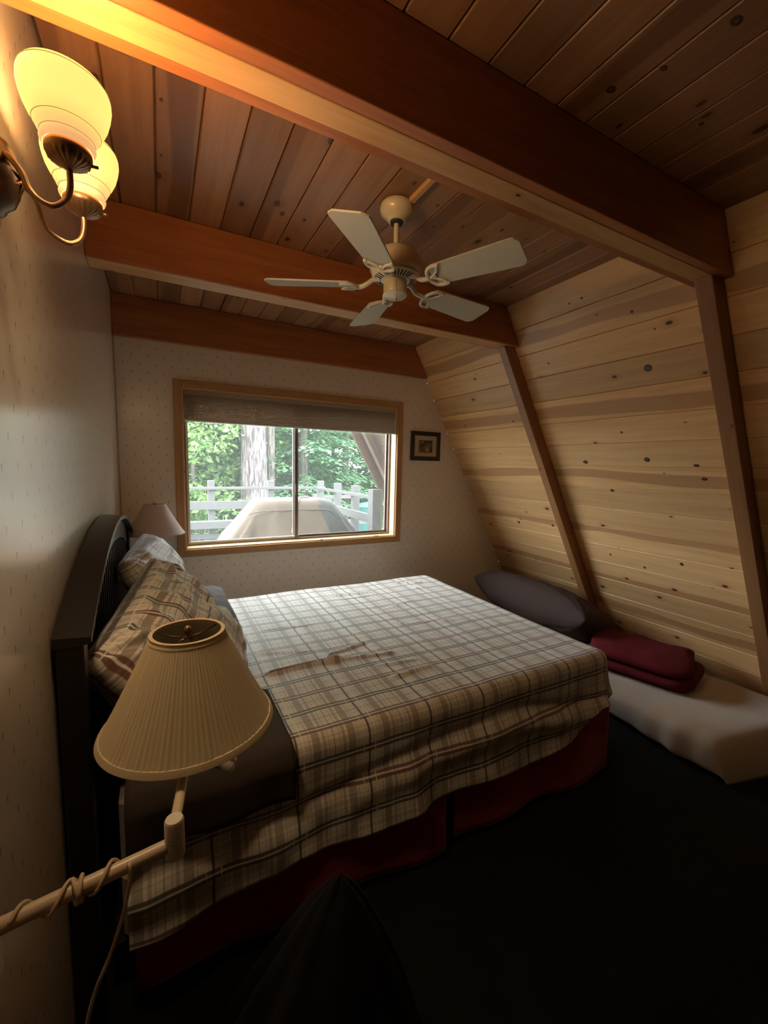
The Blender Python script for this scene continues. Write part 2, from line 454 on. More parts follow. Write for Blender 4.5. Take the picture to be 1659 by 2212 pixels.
# small sepia picture: blocky tonal shapes
def picture_mat():
    t = NT('sepia_print'); c = t.coord(); x, y, z = t.xyz(c)
    f = t.noise(c, 34, 4, .6); k = t.smooth(f, .38, .64)
    col = t.mix(k, (.035, .022, .012), (.20, .135, .085))
    dx = t.math('SUBTRACT', x, .018); dz = t.math('ADD', z, .03)
    blob = t.smooth(t.math('SQRT', t.math('ADD', t.math('MULTIPLY', dx, dx), t.math('MULTIPLY', dz, dz))), .016, .026, 1, 0)
    col = t.mix(t.math('MULTIPLY', blob, .8), col, (.42, .32, .21))
    t.L(col, t.b.inputs['Base Color']); t.b.inputs['Roughness'].default_value = .4
    return t.m
M_PRINT = picture_mat()

# ------------------------------------------------------------------ room shell
H = 2.50; SX, SA = 3.579, 0.569
sl = lambda z: SX-SA*z
KS = math.sqrt(1+SA*SA)
YB = -4.6     # wall behind the camera
def struct(o): o['kind'] = 'structure'; return o

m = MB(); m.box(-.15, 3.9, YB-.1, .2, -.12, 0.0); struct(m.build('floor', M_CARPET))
m = MB(); m.box(-.15, 0, YB-.1, .2, 0.0, H+.1); struct(m.build('wall_left', M_PAPER_L))
m = MB(); m.prism([(0, 0), (sl(0)+.1, 0), (sl(H), H), (0, H)], 'y', YB-.1, YB); struct(m.build('wall_front', M_DARKWALL))
# back wall with the window opening
WX1, WX2, WZ1, WZ2 = .368, 2.030, .886, 1.985
m = MB()
T0, T1 = 0.0, .17
m.prism([(0, 0), (WX1, 0), (WX1, H), (0, H)], 'y', T0, T1)
m.prism([(WX2, 0), (sl(0), 0), (sl(H), H), (WX2, H)], 'y', T0, T1)
m.prism([(WX1, 0), (WX2, 0), (WX2, WZ1), (WX1, WZ1)], 'y', T0, T1)
m.prism([(WX1, WZ2), (WX2, WZ2), (WX2, H), (WX1, H)], 'y', T0, T1)
o = struct(m.build('wall_back', M_PAPER_B)); fix_normals(o)
# wallpaper corner strip
m = MB(); m.box(.0005, .006, -.032, -.0005, 0.001, 2.25, .001); struct(m.build('trim_1', plain('corner_strip', (.46, .40, .32), .4)))

# board profile: local X length, Y across, room face at z=0 looking to +Z, body below
def board_mesh(name, L, W, g, mat, th=.019, gw=.004):
    h = W/2
    poly = [(-h+.0006, -th), (-h+.0006, -g), (-h+gw, 0), (h-gw, 0), (h-.0006, -g), (h-.0006, -th)]
    m = MB(); n = len(poly)
    m.prism(poly, 'x', 0, L)
    me = bpy.data.meshes.new(name); me.from_pydata(m.v, [], m.f); me.update(); me.materials.append(mat)
    return me

LB = -YB
KNOTS_W = [(-1.847, .549, .043, .046), (-1.829, .259, .017, .017), (-1.336, 1.088, .037, .030), (-1.735, 1.071, .034, .036), (-1.981, 1.11, .030, .020), (-2.006, 1.186, .030, .024),
           (-1.627, .893, .016, .017), (-1.469, 1.285, .028, .024), (-1.278, .405, .016, .014), (-1.595, .116, .015, .013), (-1.518, .12, .013, .011), (-1.916, .369, .010, .011),
           (-.838, .753, .020, .017), (-.508, 1.685, .028, .028), (-1.795, 1.795, .022, .028), (-1.551, 1.888, .018, .022), (-1.32, 1.837, .018, .020), (-.603, .386, .026, .02), (-.877, 1.659, .024, .026)]
KNOTS_C = [(1.31, -2.35, .0157, .0129), (1.362, -2.451, .0118, .0083), (1.39, -2.592, .0176, .0125), (1.149, -2.239, .008, .009), (1.637, -2.408, .009, .007), (.257, -1.716, .0057, .0086),
           (.261, -1.472, .005, .009), (.697, -1.353, .010, .019), (.788, -1.358, .008, .014), (1.379, -1.648, .008, .013), (1.274, -1.586, .007, .012), (1.204, -1.713, .007, .012),
           (1.536, -1.713, .008, .013), (1.676, -1.716, .007, .012), (1.825, -1.68, .007, .012), (1.97, -1.314, .010, .02)]
# ceiling: slab above the boards
m = MB(); m.box(0, sl(H)+.12, YB, 0.15, H+.022, H+.10); ceil = struct(m.build('ceiling', M_EXTD))
PW = .1225
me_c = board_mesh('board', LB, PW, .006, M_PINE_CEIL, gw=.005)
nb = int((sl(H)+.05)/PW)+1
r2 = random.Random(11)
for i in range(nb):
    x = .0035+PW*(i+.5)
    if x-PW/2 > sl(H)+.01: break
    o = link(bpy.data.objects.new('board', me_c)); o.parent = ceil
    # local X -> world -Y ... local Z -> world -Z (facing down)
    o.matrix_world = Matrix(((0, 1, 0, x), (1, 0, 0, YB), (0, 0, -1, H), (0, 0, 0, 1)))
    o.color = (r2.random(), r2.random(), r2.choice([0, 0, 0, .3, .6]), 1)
# sloping wall: slab behind boards
ang = math.atan(SA)
ux, uz = -SA/KS, 1/KS          # up the slope
nx, nz = -1/KS, -SA/KS         # into the room (down and left)
m = MB()
o0 = .021*KS
m.prism([(SX+o0, -.0), (SX+.12, -.0), (sl(H)+.12, H), (sl(H)+o0, H)], 'y', YB, 0.0)
wr = struct(m.build('wall_right', M_EXTD))
PWR = .16
me_w = board_mesh('board', LB, PWR, .0035, M_PINE_WALL, gw=.0035)
tot = H*KS
stripe_for = {1: .5, 2: 0, 3: 0, 4: .45, 6: 0, 7: .6, 10: .75, 12: .3, 14: .5}
seeds = random.Random(5)
nW = int(tot/PWR)+1
for i in range(nW):
    w = PWR
    s = PWR*(i+.5)
    me_i = me_w
    if s+PWR/2 > tot:          # last one cut narrower at the floor
        w = tot-(s-PWR/2)
        if w < .02: break
        me_i = board_mesh('board_narrow', LB, w, .0035, M_PINE_WALL, gw=.0035); s = tot-w/2
    zc = H-s/KS; xc = sl(zc)
    o = link(bpy.data.objects.new('board', me_i)); o.parent = wr
    # local X->world +Y, local Y-> up slope, local Z-> into room
    o.matrix_world = Matrix(((0, ux, nx, xc), (1, 0, 0, YB), (0, uz, nz, zc), (0, 0, 0, 1)))
    o.color = (.35+.65*seeds.random(), seeds.random(), stripe_for.get(i, 0), 1)

# the big knots one can point to, each let into its board
t = NT('knot'); c_ = t.coord(); kx_, ky_, _ = t.xyz(c_)
rr_ = t.math('SQRT', t.math('ADD', t.math('MULTIPLY', kx_, kx_), t.math('MULTIPLY', ky_, ky_)))
kk = t.math('ADD', rr_, t.math('MULTIPLY', t.math('SUBTRACT', t.noise(c_, 3.5, 3), .5), .35))
kcol = t.mix(t.smooth(kk, .15, .5), (.17, .085, .05), (.045, .018, .01)); kcol = t.mix(t.smooth(kk, .72, .98), kcol, (.12, .05, .02))
t.L(kcol, t.b.inputs['Base Color']); t.b.inputs['Roughness'].default_value = .4; M_KNOT = t.m
m = MB(); m.lathe([(0, .0011), (.5, .0010), (.85, .0006), (1.0, .00005)], n=16); me_k = bpy.data.meshes.new('knot'); me_k.from_pydata(m.v, [], m.f); me_k.materials.append(M_KNOT)
def knot(board, lx, ly, a, b):
    o = link(bpy.data.objects.new('knot', me_k)); o.parent = board
    o.matrix_basis = Matrix.Translation((lx, ly, 0)) @ Matrix.Diagonal((a, b, 1, 1))
wb = [c for c in wr.children if c.name.startswith('board')]
for y, s_, a, b in KNOTS_W:
    i = int(s_/PWR)
    if i < len(wb): knot(wb[i], y-YB, max(-.066, min(.066, (PWR*(i+.5)-s_))), a*.5, b*.42)
cb = [c for c in ceil.children if c.name.startswith('board')]
for x, y, a, b in KNOTS_C:
    i = int((x-.0035)/PW)
    if i < len(cb): knot(cb[i], y-YB, max(-.045, min(.045, x-(.0035+PW*(i+.5)))), b*.9, a*.9)

# ------------------------------------------------------------------ beams and rafters
def wood_box(name, mat, parent, x0, x1, y0, y1, z0, z1, b=.004, seed=.3, tone=.5, origin=None):
    m = MB(); ox = origin or ((x0+x1)/2*0+x0, (y0+y1)/2, (z0+z1)/2)
    m.box(x0-ox[0], x1-ox[0], y0-ox[1], y1-ox[1], z0-ox[2], z1-ox[2], b)
    o = m.build(name, mat, parent); o.location = ox; o.color = (tone, seed, 0, 1); return o

def beam(yf, yb, zb, label, plies, seed):
    root = empty('ceiling_beam', (0, 0, 0), label=label, cat='beam')
    for k, (a, b, dz, mat, tone) in enumerate(plies):
        zz = zb+dz
        m = MB(); e = .0015
        z_ = (0, H-.001-zz)
        m.prism([(0.001, 0), (sl(zz)-.002, 0), (sl(H)-.002, z_[1]), (0.001, z_[1])], 'y', a-(a+b)/2+.0004, b-(a+b)/2-.0004)
        o = m.build('beam_ply', mat, root); o.location = (0, (a+b)/2, zz); fix_normals(o)
        bv = o.modifiers.new('b', 'BEVEL'); bv.width = .003; bv.segments = 2; bv.limit_method = 'ANGLE'
        o.color = (tone, seed+.13*k, 0, 1)
    return root
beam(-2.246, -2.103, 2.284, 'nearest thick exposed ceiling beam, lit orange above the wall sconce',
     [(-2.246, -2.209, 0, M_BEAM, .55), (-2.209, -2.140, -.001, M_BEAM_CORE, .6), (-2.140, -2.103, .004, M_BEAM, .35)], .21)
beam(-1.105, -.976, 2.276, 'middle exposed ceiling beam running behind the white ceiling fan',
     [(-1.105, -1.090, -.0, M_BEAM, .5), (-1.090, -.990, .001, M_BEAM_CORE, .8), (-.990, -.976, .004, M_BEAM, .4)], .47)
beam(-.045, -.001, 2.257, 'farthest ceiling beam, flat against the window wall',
     [(-.045, -.001, 0, M_BEAM, .45)], .66)

def rafter(y0, y1, ztop, label, seed):
    d = .085
    m = MB()
    # section follows the slope from the floor up to the beam
    z0 = .004
    off = d*KS
    zt = ztop-.001
    poly = [(sl(z0)-.003, z0), (sl(zt)-.003, zt), (sl(zt)-off, zt), (sl(z0)-off, z0)]
    # store in a local frame whose X runs along the slope
    o = None
    P = [Vector((p[0], 0, p[1])) for p in poly]
    org = Vector((sl(z0)-off/2, (y0+y1)/2, z0))
    A = Matrix(((ux, 0, -nx), (0, 1, 0), (uz, 0, -nz)))   # columns: local x,y,z
    Ai = A.inverted()
    vs = []
    for yy in (y0-org.y, y1-org.y):
        for p in P: vs.append(Ai @ (Vector((p.x-org.x, yy, p.z-org.z))))
    m.add(vs, [(0, 1, 2, 3), (7, 6, 5, 4), (0, 4, 5, 1), (1, 5, 6, 2), (2, 6, 7, 3), (3, 7, 4, 0)])
    o = m.build('rafter', M_RAFTER); fix_normals(o)
    o.matrix_world = Matrix.Translation(org) @ A.to_4x4()
    o.color = (.6, seed, 0, 1)
    bv = o.modifiers.new('b', 'BEVEL'); bv.width = .003; bv.segments = 2
    tag(o, label, 'rafter')
rafter(-2.212, -2.147, 2.284, 'sloping rafter at the right edge, under the nearest beam', .33)
rafter(-1.068, -1.008, 2.276, 'sloping rafter in the middle of the pine wall, under the middle beam', .72)

# ------------------------------------------------------------------ window
win = struct(empty('window_1', (1.2, 0, WZ1)))
def wpart(name, mat, x0, x1, y0, y1, z0, z1, b=.002, vertical=False, seed=.2, tone=.5, parent=None):
    """boards: grain along the long side"""
    m = MB(); L = (z1-z0) if vertical else (x1-x0)
    if vertical:
        m.box(0, z1-z0, -(y1-y0)/2, (y1-y0)/2, -(x1-x0)/2, (x1-x0)/2, b)
        mw = Matrix(((0, 0, 1, (x0+x1)/2), (0, 1, 0, (y0+y1)/2), (1, 0, 0, z0), (0, 0, 0, 1)))
    else:
        m.box(0, x1-x0, -(y1-y0)/2, (y1-y0)/2, -(z1-z0)/2, (z1-z0)/2, b)
        mw = Matrix.Translation((x0, (y0+y1)/2, (z0+z1)/2))
    o = m.build(name, mat, parent or win)
    pm = (parent or win)
    o.matrix_parent_inverse = Matrix.Translation(pm.location).inverted()
    o.matrix_basis = mw
    o.color = (tone, seed, 0, 1)
    return o
# mitred-look casing: 4 boards
CX1, CX2, CZ1, CZ2 = .322, 2.078, .840, 2.034
wpart('casing_board', M_TRIM, CX1, WX1+.004, -.016, -.0005, CZ1, CZ2, .003, True, .15)
wpart('casing_board', M_TRIM, WX2-.004, CX2, -.016, -.0005, CZ1, CZ2, .003, True, .45)
wpart('casing_board', M_TRIM, WX1+.0045, WX2-.0045, -.0155, -.0005, WZ2-.004, CZ2, .003, False, .65)
wpart('casing_board', M_TRIM, WX1+.0045, WX2-.0045, -.0155, -.0005, CZ1, WZ1+.004, .003, False, .85)
# jambs
wpart('jamb_board', M_JAMB, WX1+.0005, WX1+.012, .0, .145, WZ1+.001, WZ2-.001, .001, True, .11)
wpart('jamb_board', M_JAMB, WX2-.012, WX2-.0005, .0, .145, WZ1+.001, WZ2-.001, .001, True, .52)
wpart('jamb_board', M_JAMB, WX1+.0125, WX2-.0125, .0, .145, WZ2-.012, WZ2-.001, .001, False, .31)
wpart('window_sill', M_JAMB, WX1+.0125, WX2-.0125, .0, .145, WZ1+.001, WZ1+.012, .001, False, .77, .9)
JX1, JX2, JZ1, JZ2 = WX1+.0125, WX2-.0125, WZ1+.0125, WZ2-.0125
def ring(name, mat, x0, x1, z0, z1, w, y0, y1, parent):
    m = MB()
    m.box(x0, x0+w, y0, y1, z0, z1); m.box(x1-w, x1, y0, y1, z0, z1)
    m.box(x0+w, x1-w, y0, y1, z0, z0+w); m.box(x0+w, x1-w, y0, y1, z1-w, z1)
    o = m.build(name, mat, parent); o.matrix_parent_inverse = Matrix.Translation(parent.location).inverted(); return o
ring('window_frame', M_ALU, JX1, JX2, JZ1, JZ2, .014, .085, .144, win)
MX = 1.175
s1 = ring('sliding_sash', M_ALUW, JX1+.0142, MX+.018, JZ1+.0142, JZ2-.0142, .014, .090, .108, win)
s2 = ring('fixed_sash', M_ALU, MX-.018, JX2-.0142, JZ1+.0142, JZ2-.0142, .016, .114, .132, win)
def pane(x0, x1, z0, z1, y, par):
    m = MB(); m.box(x0, x1, y, y+.003, z0, z1); o = m.build('glass_pane', M_GLASS, par)
    return o
pane(JX1+.0285, MX+.0035, JZ1+.0285, JZ2-.0285, .098, s1)
pane(MX-.0015, JX2-.0305, JZ1+.0305, JZ2-.0305, .121, s2)
m = MB(); m.box(MX-.012, MX+.012, .083, .0897, JZ1+.015, JZ2-.015, .002); m.box(MX-.007, MX+.007, .076, .083, 1.26, 1.34, .002)
o = m.build('meeting_stile', M_ALU, win); o.matrix_parent_inverse = Matrix.Translation(win.location).inverted()

# cellular blind
bl = empty('window_blind', (1.2, .02, WZ2-.012), label='grey-beige pleated blind drawn up at the top of the window', cat='blind')
m = MB(); bx0, bx1 = WX1+.016, WX2-.016; zt, zb_ = WZ2-.040, 1.782; n = 20
vs = []; fs = []
for i in range(n*2+1):
    z = zt+(zb_-zt)*i/(2*n); dy = .012 if i % 2 else .0
    vs += [(bx0-1.2, -.008-dy, z-(WZ2-.012)), (bx1-1.2, -.008-dy, z-(WZ2-.012))]
nf = len(vs)
for i in range(n*2): fs.append((2*i, 2*i+1, 2*i+3, 2*i+2))
for i in range(n*2+1):
    z = zt+(zb_-zt)*i/(2*n); dy = .012 if i % 2 else .0
    vs += [(bx0-1.2, .012+dy, z-(WZ2-.012)), (bx1-1.2, .012+dy, z-(WZ2-.012))]
for i in range(n*2): fs.append((nf+2*i, nf+2*i+2, nf+2*i+3, nf+2*i+1))
m.add(vs, fs); m.build('pleated_fabric', M_BLIND, bl)
m = MB(); m.box(bx0-1.2, bx1-1.2, -.022, .026, -.028, -.001, .003); m.build('headrail', M_BLIND, bl)
m = MB(); zz = 1.782-(WZ2-.012); m.box(bx0-1.2, bx1-1.2, -.016, .020, zz-.014, zz, .003); m.build('bottom_rail', M_ALUW, bl)

# ------------------------------------------------------------------ small framed picture
pic = empty('framed_picture', (2.3185, -.001, 1.680), label='small black square picture frame with cream mount beside the window', cat='picture')
fw, fh, fb = .154, .127, .036
m = MB()
def fr(x0, x1, z0, z1): m.box(x0, x1, -.018, 0, z0, z1, .0025)
fr(-fw, -fw+fb, -fh, fh); fr(fw-fb, fw, -fh, fh); fr(-fw+fb, fw-fb, fh-fb, fh); fr(-fw+fb, fw-fb, -fh, -fh+fb)
m.build('frame', M_FRAMEB, pic)
m = MB(); m.box(-fw+fb, fw-fb, -.008, -.002, -fh+fb, fh-fb); m.build('mount', M_MAT, pic)
m = MB(); m.box(-.072, .072, -.0086, -.0081, -.058, .052); m.build('print', M_PRINT, pic)

# ------------------------------------------------------------------ ceiling fan
FX, FY = 1.065, -1.644
fan = empty('ceiling_fan', (FX, FY, H), label='cream five-bladed ceiling fan hanging between two beams', cat='ceiling fan')
m = MB(); m.lathe([(.0, -.001), (.056, -.001), (.063, -.008), (.066, -.022), (.062, -.038), (.048, -.050), (.036, -.060), (.032, -.066), (.0, -.066)], n=40)
m.build('canopy', M_CREAM, fan, True, 50)
m = MB(); m.lathe([(.0, -.0665), (.026, -.0665), (.024, -.074), (0, -.074)], n=24); m.build('canopy_collar', M_SLOT, fan, True, 40)
m = MB(); m.tube([(0, 0, -.07), (0, 0, -.175)], .0105, 16); m.build('downrod', M_CREAM, fan, True, 50)
m = MB(); m.lathe([(.0, -.160), (.022, -.160), (.030, -.166), (.062, -.171), (.084, -.184), (.095, -.204), (.100, -.225), (.100, -.245), (.094, -.256), (.080, -.262), (0, -.262)], n=56)
mh = m.build('motor_housing', M_CREAM, fan, True, 50)
m = MB(); m.lathe([(.0, -.2625), (.085, -.2625), (.092, -.266), (.088, -.272), (.055, -.281), (0, -.281)], n=56)
vr = m.build('vent_ring', M_CREAMW, fan, True, 50)
m = MB()
for k in range(36):
    a = 2*math.pi*k/36; c_, s_ = math.cos(a), math.sin(a)
    r0, r1, w = .058, .084, .0022
    P = lambda r, t, z: (r*c_-t*s_, r*s_+t*c_, z)
    m.add([P(r0, -w, -.2815), P(r0, w, -.2815), P(r1, w, -.2742), P(r1, -w, -.2742), P(r0, -w, -.2775), P(r0, w, -.2775), P(r1, w, -.2705), P(r1, -w, -.2705)],
          [(0, 1, 2, 3), (4, 7, 6, 5), (0, 4, 5, 1), (1, 5, 6, 2), (2, 6, 7, 3), (3, 7, 4, 0)])
m.build('vent_slots', M_SLOT, vr)
m = MB(); m.lathe([(0, -.2815), (.044, -.2815), (.046, -.286), (.046, -.325), (.044, -.3305), (0, -.3305)], n=40); sh = m.build('switch_housing', M_CREAM, fan, True, 40)
m = MB(); m.lathe([(.0455, -.3308), (.0475, -.335), (.042, -.342), (.012, -.344), (.008, -.3465), (0, -.3465)], n=40); m.build('end_cap', M_CREAMW, fan, True, 50)
m = MB(); m.tube([(-.02, -.0415, -.30), (-.021, -.048, -.303), (-.021, -.049, -.365)], .0009, 6); m.lathe([(0, 0), (.003, .003), (.003, .008), (0, .011)], (-.021, -.049, -.376), 10)
m.build('pull_chain', M_BRASS, sh, True)
ZB = -.298
def blade_mesh():
    L0, L1 = .165, .50; N = 22; vs = []; fs = []; th = .0055
    def hw(t):  # half width along blade
        w = .052+.016*t
        if t < .05: w *= math.sqrt(max(0.12, 1-((.05-t)/.05)**2*.75))
        if t > .93: w *= math.sqrt(max(.0, 1-((t-.93)/.07)**2*.55))
        return w
    for i in range(N+1):
        t = i/N; x = L0+(L1-L0)*t; w = hw(t)
        vs += [(x, -w, th/2), (x, w, th/2), (x, w, -th/2), (x, -w, -th/2)]
    for i in range(N):
        a = 4*i; b = a+4
        for k in range(4): fs.append((a+k, a+(k+1) % 4, b+(k+1) % 4, b+k))
    fs += [(3, 2, 1, 0), tuple(range(4*N, 4*N+4))]
    return vs, fs
bv_, bf_ = blade_mesh()
mb_ = MB(); mb_.add(bv_, bf_); me_blade = bpy.data.meshes.new('blade'); me_blade.from_pydata(mb_.v, [], mb_.f); me_blade.materials.append(M_BLADE)
# blade iron: curved arm plus open scroll plate
mi = MB()
arm = catmull([(.060, 0, .020), (.085, 0, .018), (.110, .006, .002), (.135, 0, -.008), (.155, 0, -.008)], 6)
mi.tube(arm, [.009]*len(arm), 10)
def flat_ring(pts, w=.0045): mi.tube(pts, w, 8)
flat_ring(catmull([(.215, -.049, -.007), (.19, -.052, -.007), (.168, -.044, -.008), (.155, -.022, -.008), (.152, 0, -.008), (.155, .022, -.008), (.168, .044, -.008), (.19, .052, -.007), (.215, .049, -.007)], 5), .0065)
flat_ring(catmull([(.156, 0, -.008), (.178, -.010, -.008), (.196, -.026, -.007), (.205, -.042, -.007)], 5))
flat_ring(catmull([(.156, 0, -.008), (.178, .010, -.008), (.196, .026, -.007), (.205, .042, -.007)], 5))
for yy in (-.043, .0, .043): mi.lathe([(0, -.0035), (.006, -.003), (.008, .001), (.006, .004), (0, .004)], (.178 if yy == 0 else .203, yy, -.008), 12)
me_iron = bpy.data.meshes.new('blade_iron'); me_iron.from_pydata(mi.v, [], mi.f); me_iron.materials.append(M_CREAMW); me_iron.polygons.foreach_set('use_smooth', [True]*len(me_iron.polygons))
for k in range(5):
    a = R(8.491+72*k)
    b = link(bpy.data.objects.new('blade', me_blade)); b.parent = fan
    b.matrix_basis = Matrix.Translation((0, 0, ZB)) @ Matrix.Rotation(a, 4, 'Z') @ Matrix.Rotation(R(-13), 4, 'X')
    i_ = link(bpy.data.objects.new('blade_iron', me_iron)); i_.parent = b
# wooden wiring cover from the canopy to the beam
wc = wood_box('wiring_cover', M_BEAM_CORE, None, 0, .40, -.011, .011, -.018, -.0007, .002, .4, .8, origin=(0, 0, 0))
wc.matrix_world = Matrix(((0, 1, 0, 1.094), (-1, 0, 0, -1.702), (0, 0, 1, H), (0, 0, 0, 1)))
tag(wc, 'narrow wooden wiring strip on the ceiling from the fan to the nearest beam', 'wiring cover')

# ------------------------------------------------------------------ wall sconce
sc = empty('wall_sconce', (0, -2.2, 1.94), label='brass two-arm wall sconce with glowing yellow bell shades', cat='wall lamp')
def rel(p): return (p[0], p[1]+2.2, p[2]-1.94)
m = MB(); N = 40; prof = [(.058, .0005), (.060, .006), (.056, .012), (.050, .016), (.044, .026), (.030, .034), (.012, .038), (0, .0385)]
vs = []; fs = []
for r_, h_ in prof:
    for k in range(N):
        a = 2*math.pi*k/N; vs.append((h_, r_*math.cos(a)*.8, r_*math.sin(a)*1.12+.020))
for i in range(len(prof)-1):
    for k in range(N): fs.append((i*N+k, i*N+(k+1) % N, (i+1)*N+(k+1) % N, (i+1)*N+k))
m.add(vs, fs); bp = m.build('backplate', M_BRONZE, sc, True); fix_normals(bp)
m = MB()
for k in range(8):
    a = 2*math.pi*k/8; p0 = (.036, 0.0, .020)
    m.tube([p0, (.041, .010*math.cos(a), .020+.010*math.sin(a)), (.034, .024*math.cos(a), .020+.026*math.sin(a))], [.004, .0028, .0012], 6)
m.build('star_ornament', M_BRASS, bp, True)
near = [(.030, -2.215, 1.960), (.028, -2.235, 1.969), (.035, -2.250, 1.966), (.051, -2.253, 1.945), (.058, -2.254, 1.925), (.071, -2.255, 1.910), (.089, -2.255, 1.906), (.105, -2.255, 1.919), (.113, -2.255, 1.941), (.1135, -2.255, 1.972)]
far = [(.030, -2.19, 1.957), (.041, -2.17, 1.961), (.049, -2.15, 1.954), (.052, -2.13, 1.937), (.059, -2.12, 1.921), (.074, -2.11, 1.914), (.091, -2.105, 1.913), (.106, -2.10, 1.927), (.112, -2.10, 1.948), (.1125, -2.10, 1.972)]
def shade_prof():
    return [(.034, .000), (.037, .003), (.0385, .008), (.037, .014), (.0365, .017), (.041, .021), (.044, .028), (.0455, .031), (.051, .040), (.0565, .052), (.0605, .066), (.0625, .078), (.062, .088), (.0585, .097), (.055, .101)]
for pts, (cx_, cy_) in ((near, (.1135, -2.255)), (far, (.1125, -2.10))):
    m = MB(); m.tube([rel(p) for p in catmull(pts, 5)], .0047, 12); m.build('arm', M_BRASS, sc, True)
    base = rel((cx_, cy_, 1.968))
    m = MB()
    fl = lambda a, i, k: 1+((0, .09, .09, 0)[k % 4] if 2 <= i <= 4 else 0)
    m.lathe([(0, 0), (.006, .0), (.010, .004), (.020, .008), (.027, .013), (.031, .019), (.0325, .021), (.0325, .031), (.030, .034), (.0, .034)], base, 80, fl)
    cup = m.build('shade_cup', M_BRASS, sc, True, 40)
    m = MB(); m.tube([(base[0]+.031, base[1]-.003, base[2]+.014), (base[0]+.040, base[1]-.006, base[2]+.013)], .0025, 8); m.build('thumb_screw', M_BRASS, cup, True)
    m = MB(); m.lathe(shade_prof()+[(.0530, .100), (.056, .096), (.0595, .088), (.060, .078), (.058, .066), (.054, .052), (.048, .040), (.035, .016), (.032, .002)], (0, 0, 0), 56)
    g = m.build('glass_shade', M_OPAL, sc, True); g.location = (base[0], base[1], base[2]+.030)
    for rr_, zz_ in ((.0370, .0160), (.0458, .0305), (.0602, .094)):
        m = MB(); m.tube([(rr_*math.cos(2*math.pi*k/48), rr_*math.sin(2*math.pi*k/48), zz_) for k in range(49)], .0006, 5, False)
        m.build('painted_line', M_LINE, g)
    m = MB(); m.lathe([(0, .002), (.013, .002), (.013, .012), (.018, .028), (.022, .042), (.019, .056), (.009, .065), (0, .067)], (0, 0, 0), 20); m.build('bulb', M_BULB, g, True)
    ld = bpy.data.lights.new('sconce_light', 'POINT'); ld.energy = SCONCE_W; ld.color = (1.0, .60, .25); ld.shadow_soft_size = .02
    lo = link(bpy.data.objects.new('sconce_light', ld)); lo.location = (cx_, cy_, 2.079)
    pg = bpy.data.lights.new('sconce_shade_light', 'POINT'); pg.energy = 1.5; pg.color = (1.0, .68, .35); pg.shadow_soft_size = .066
    po_ = link(bpy.data.objects.new('sconce_shade_light', pg)); po_.location = (cx_, cy_, 2.045)
    sd_ = bpy.data.lights.new('sconce_fill', 'SPOT'); sd_.energy = FILL_W; sd_.color = (1.0, .70, .39); sd_.shadow_soft_size = .055; sd_.spot_size = R(174); sd_.spot_blend = 1.0
    so_ = link(bpy.data.objects.new('sconce_fill', sd_)); so_.location = (cx_, cy_, 2.04); so_.rotation_euler = Vector((.64, .26, -.60)).to_track_quat('-Z', 'Y').to_euler()

# ------------------------------------------------------------------ swing-arm lamps with pleated shades
def pleated_shade(parent, R1, z1, R2, z2, mat, npl=90, seed=1):
    rr = random.Random(seed); amp = [rr.uniform(.4, 1.0) for _ in range(npl)]
    N = npl*4
    def fl(a, i, k):
        ph = k % 4; pl = amp[(k//4) % npl]
        return 1+(.0, .012, .017, .006)[ph]*pl
    prof = []
    for i in range(9):
        t = i/8; r_ = R1+(R2-R1)*(t**.93); prof.append((r_, z1+(z2-z1)*t))
    m = MB(); m.lathe(prof, n=N, fl=fl)
    ins = [(r_-.0022, z) for r_, z in prof]
    o = m.build('shade', mat, parent, True)
    m = MB(); m.lathe(ins, n=64); li = m.build('shade_lining', M_SHADE_IN, o, True)
    for nm, r_, z, hh in (('bottom_binding', R1, z1, .010), ('top_binding', R2, z2, .009)):
        s = 1 if z == z1 else -1
        m = MB()
        m.lathe([(r_+.0035*(1), z-.001*s), (r_*1.014+.0005-(.3 if s > 0 else -.3)*hh*(R1-R2)/(z2-z1)*.0, z+s*.001), (r_*1.014+.0005-s*hh*(R1-R2)/(z2-z1), z+s*hh), (r_-.0035-s*hh*(R1-R2)/(z2-z1), z+s*hh), (r_-.004, z-.001*s), (r_+.0035, z-.001*s)], n=72)
        m.build(nm, mat, o, True, 50)
    # spider fitter: ring wires and finial
    m = MB(); zt = z2-.014
    for k in range(3):
        a = 2*math.pi*k/3+.5
        m.tube([(0, 0, zt), (R2*.5*math.cos(a), R2*.5*math.sin(a), zt+.001), (R2*.97*math.cos(a), R2*.97*math.sin(a), zt+.008)], .0016, 6)
    m.build('spider_wires', M_BRONZE, o, True)
    m = MB(); m.lathe([(0, zt-.002), (.008, zt-.002), (.008, zt+.004), (.004, zt+.007), (.006, zt+.012), (.0075, zt+.018), (.005, zt+.024), (0, zt+.026)], n=16)
    m.build('finial', M_BRASS, o, True)
    # harp and socket
    m = MB(); zb = z1+.03
    m.tube(catmull([(-.008, 0, zb), (-.035, 0, zb+.03), (-.04, 0, zb+.08), (-.02, 0, zt-.01), (0, 0, zt-.003), (.02, 0, zt-.01), (.04, 0, zb+.08), (.035, 0, zb+.03), (.008, 0, zb)], 5), .0015, 6)
    m.build('harp', M_BRASS, parent, True)
    m = MB(); m.lathe([(0, zb-.04), (.011, zb-.04), (.011, zb), (.016, zb+.004), (.018, zb+.04), (.016, zb+.045), (0, zb+.045)], n=20); m.build('socket', M_BRASS, parent, True)
    m = MB(); m.lathe([(0, zb+.045), (.013, zb+.045), (.016, zb+.06), (.027, zb+.085), (.027, zb+.1), (.018, zb+.118), (0, zb+.124)], n=20); m.build('bulb', plain('bulb_off', (.75, .72, .66), .3), parent, True)

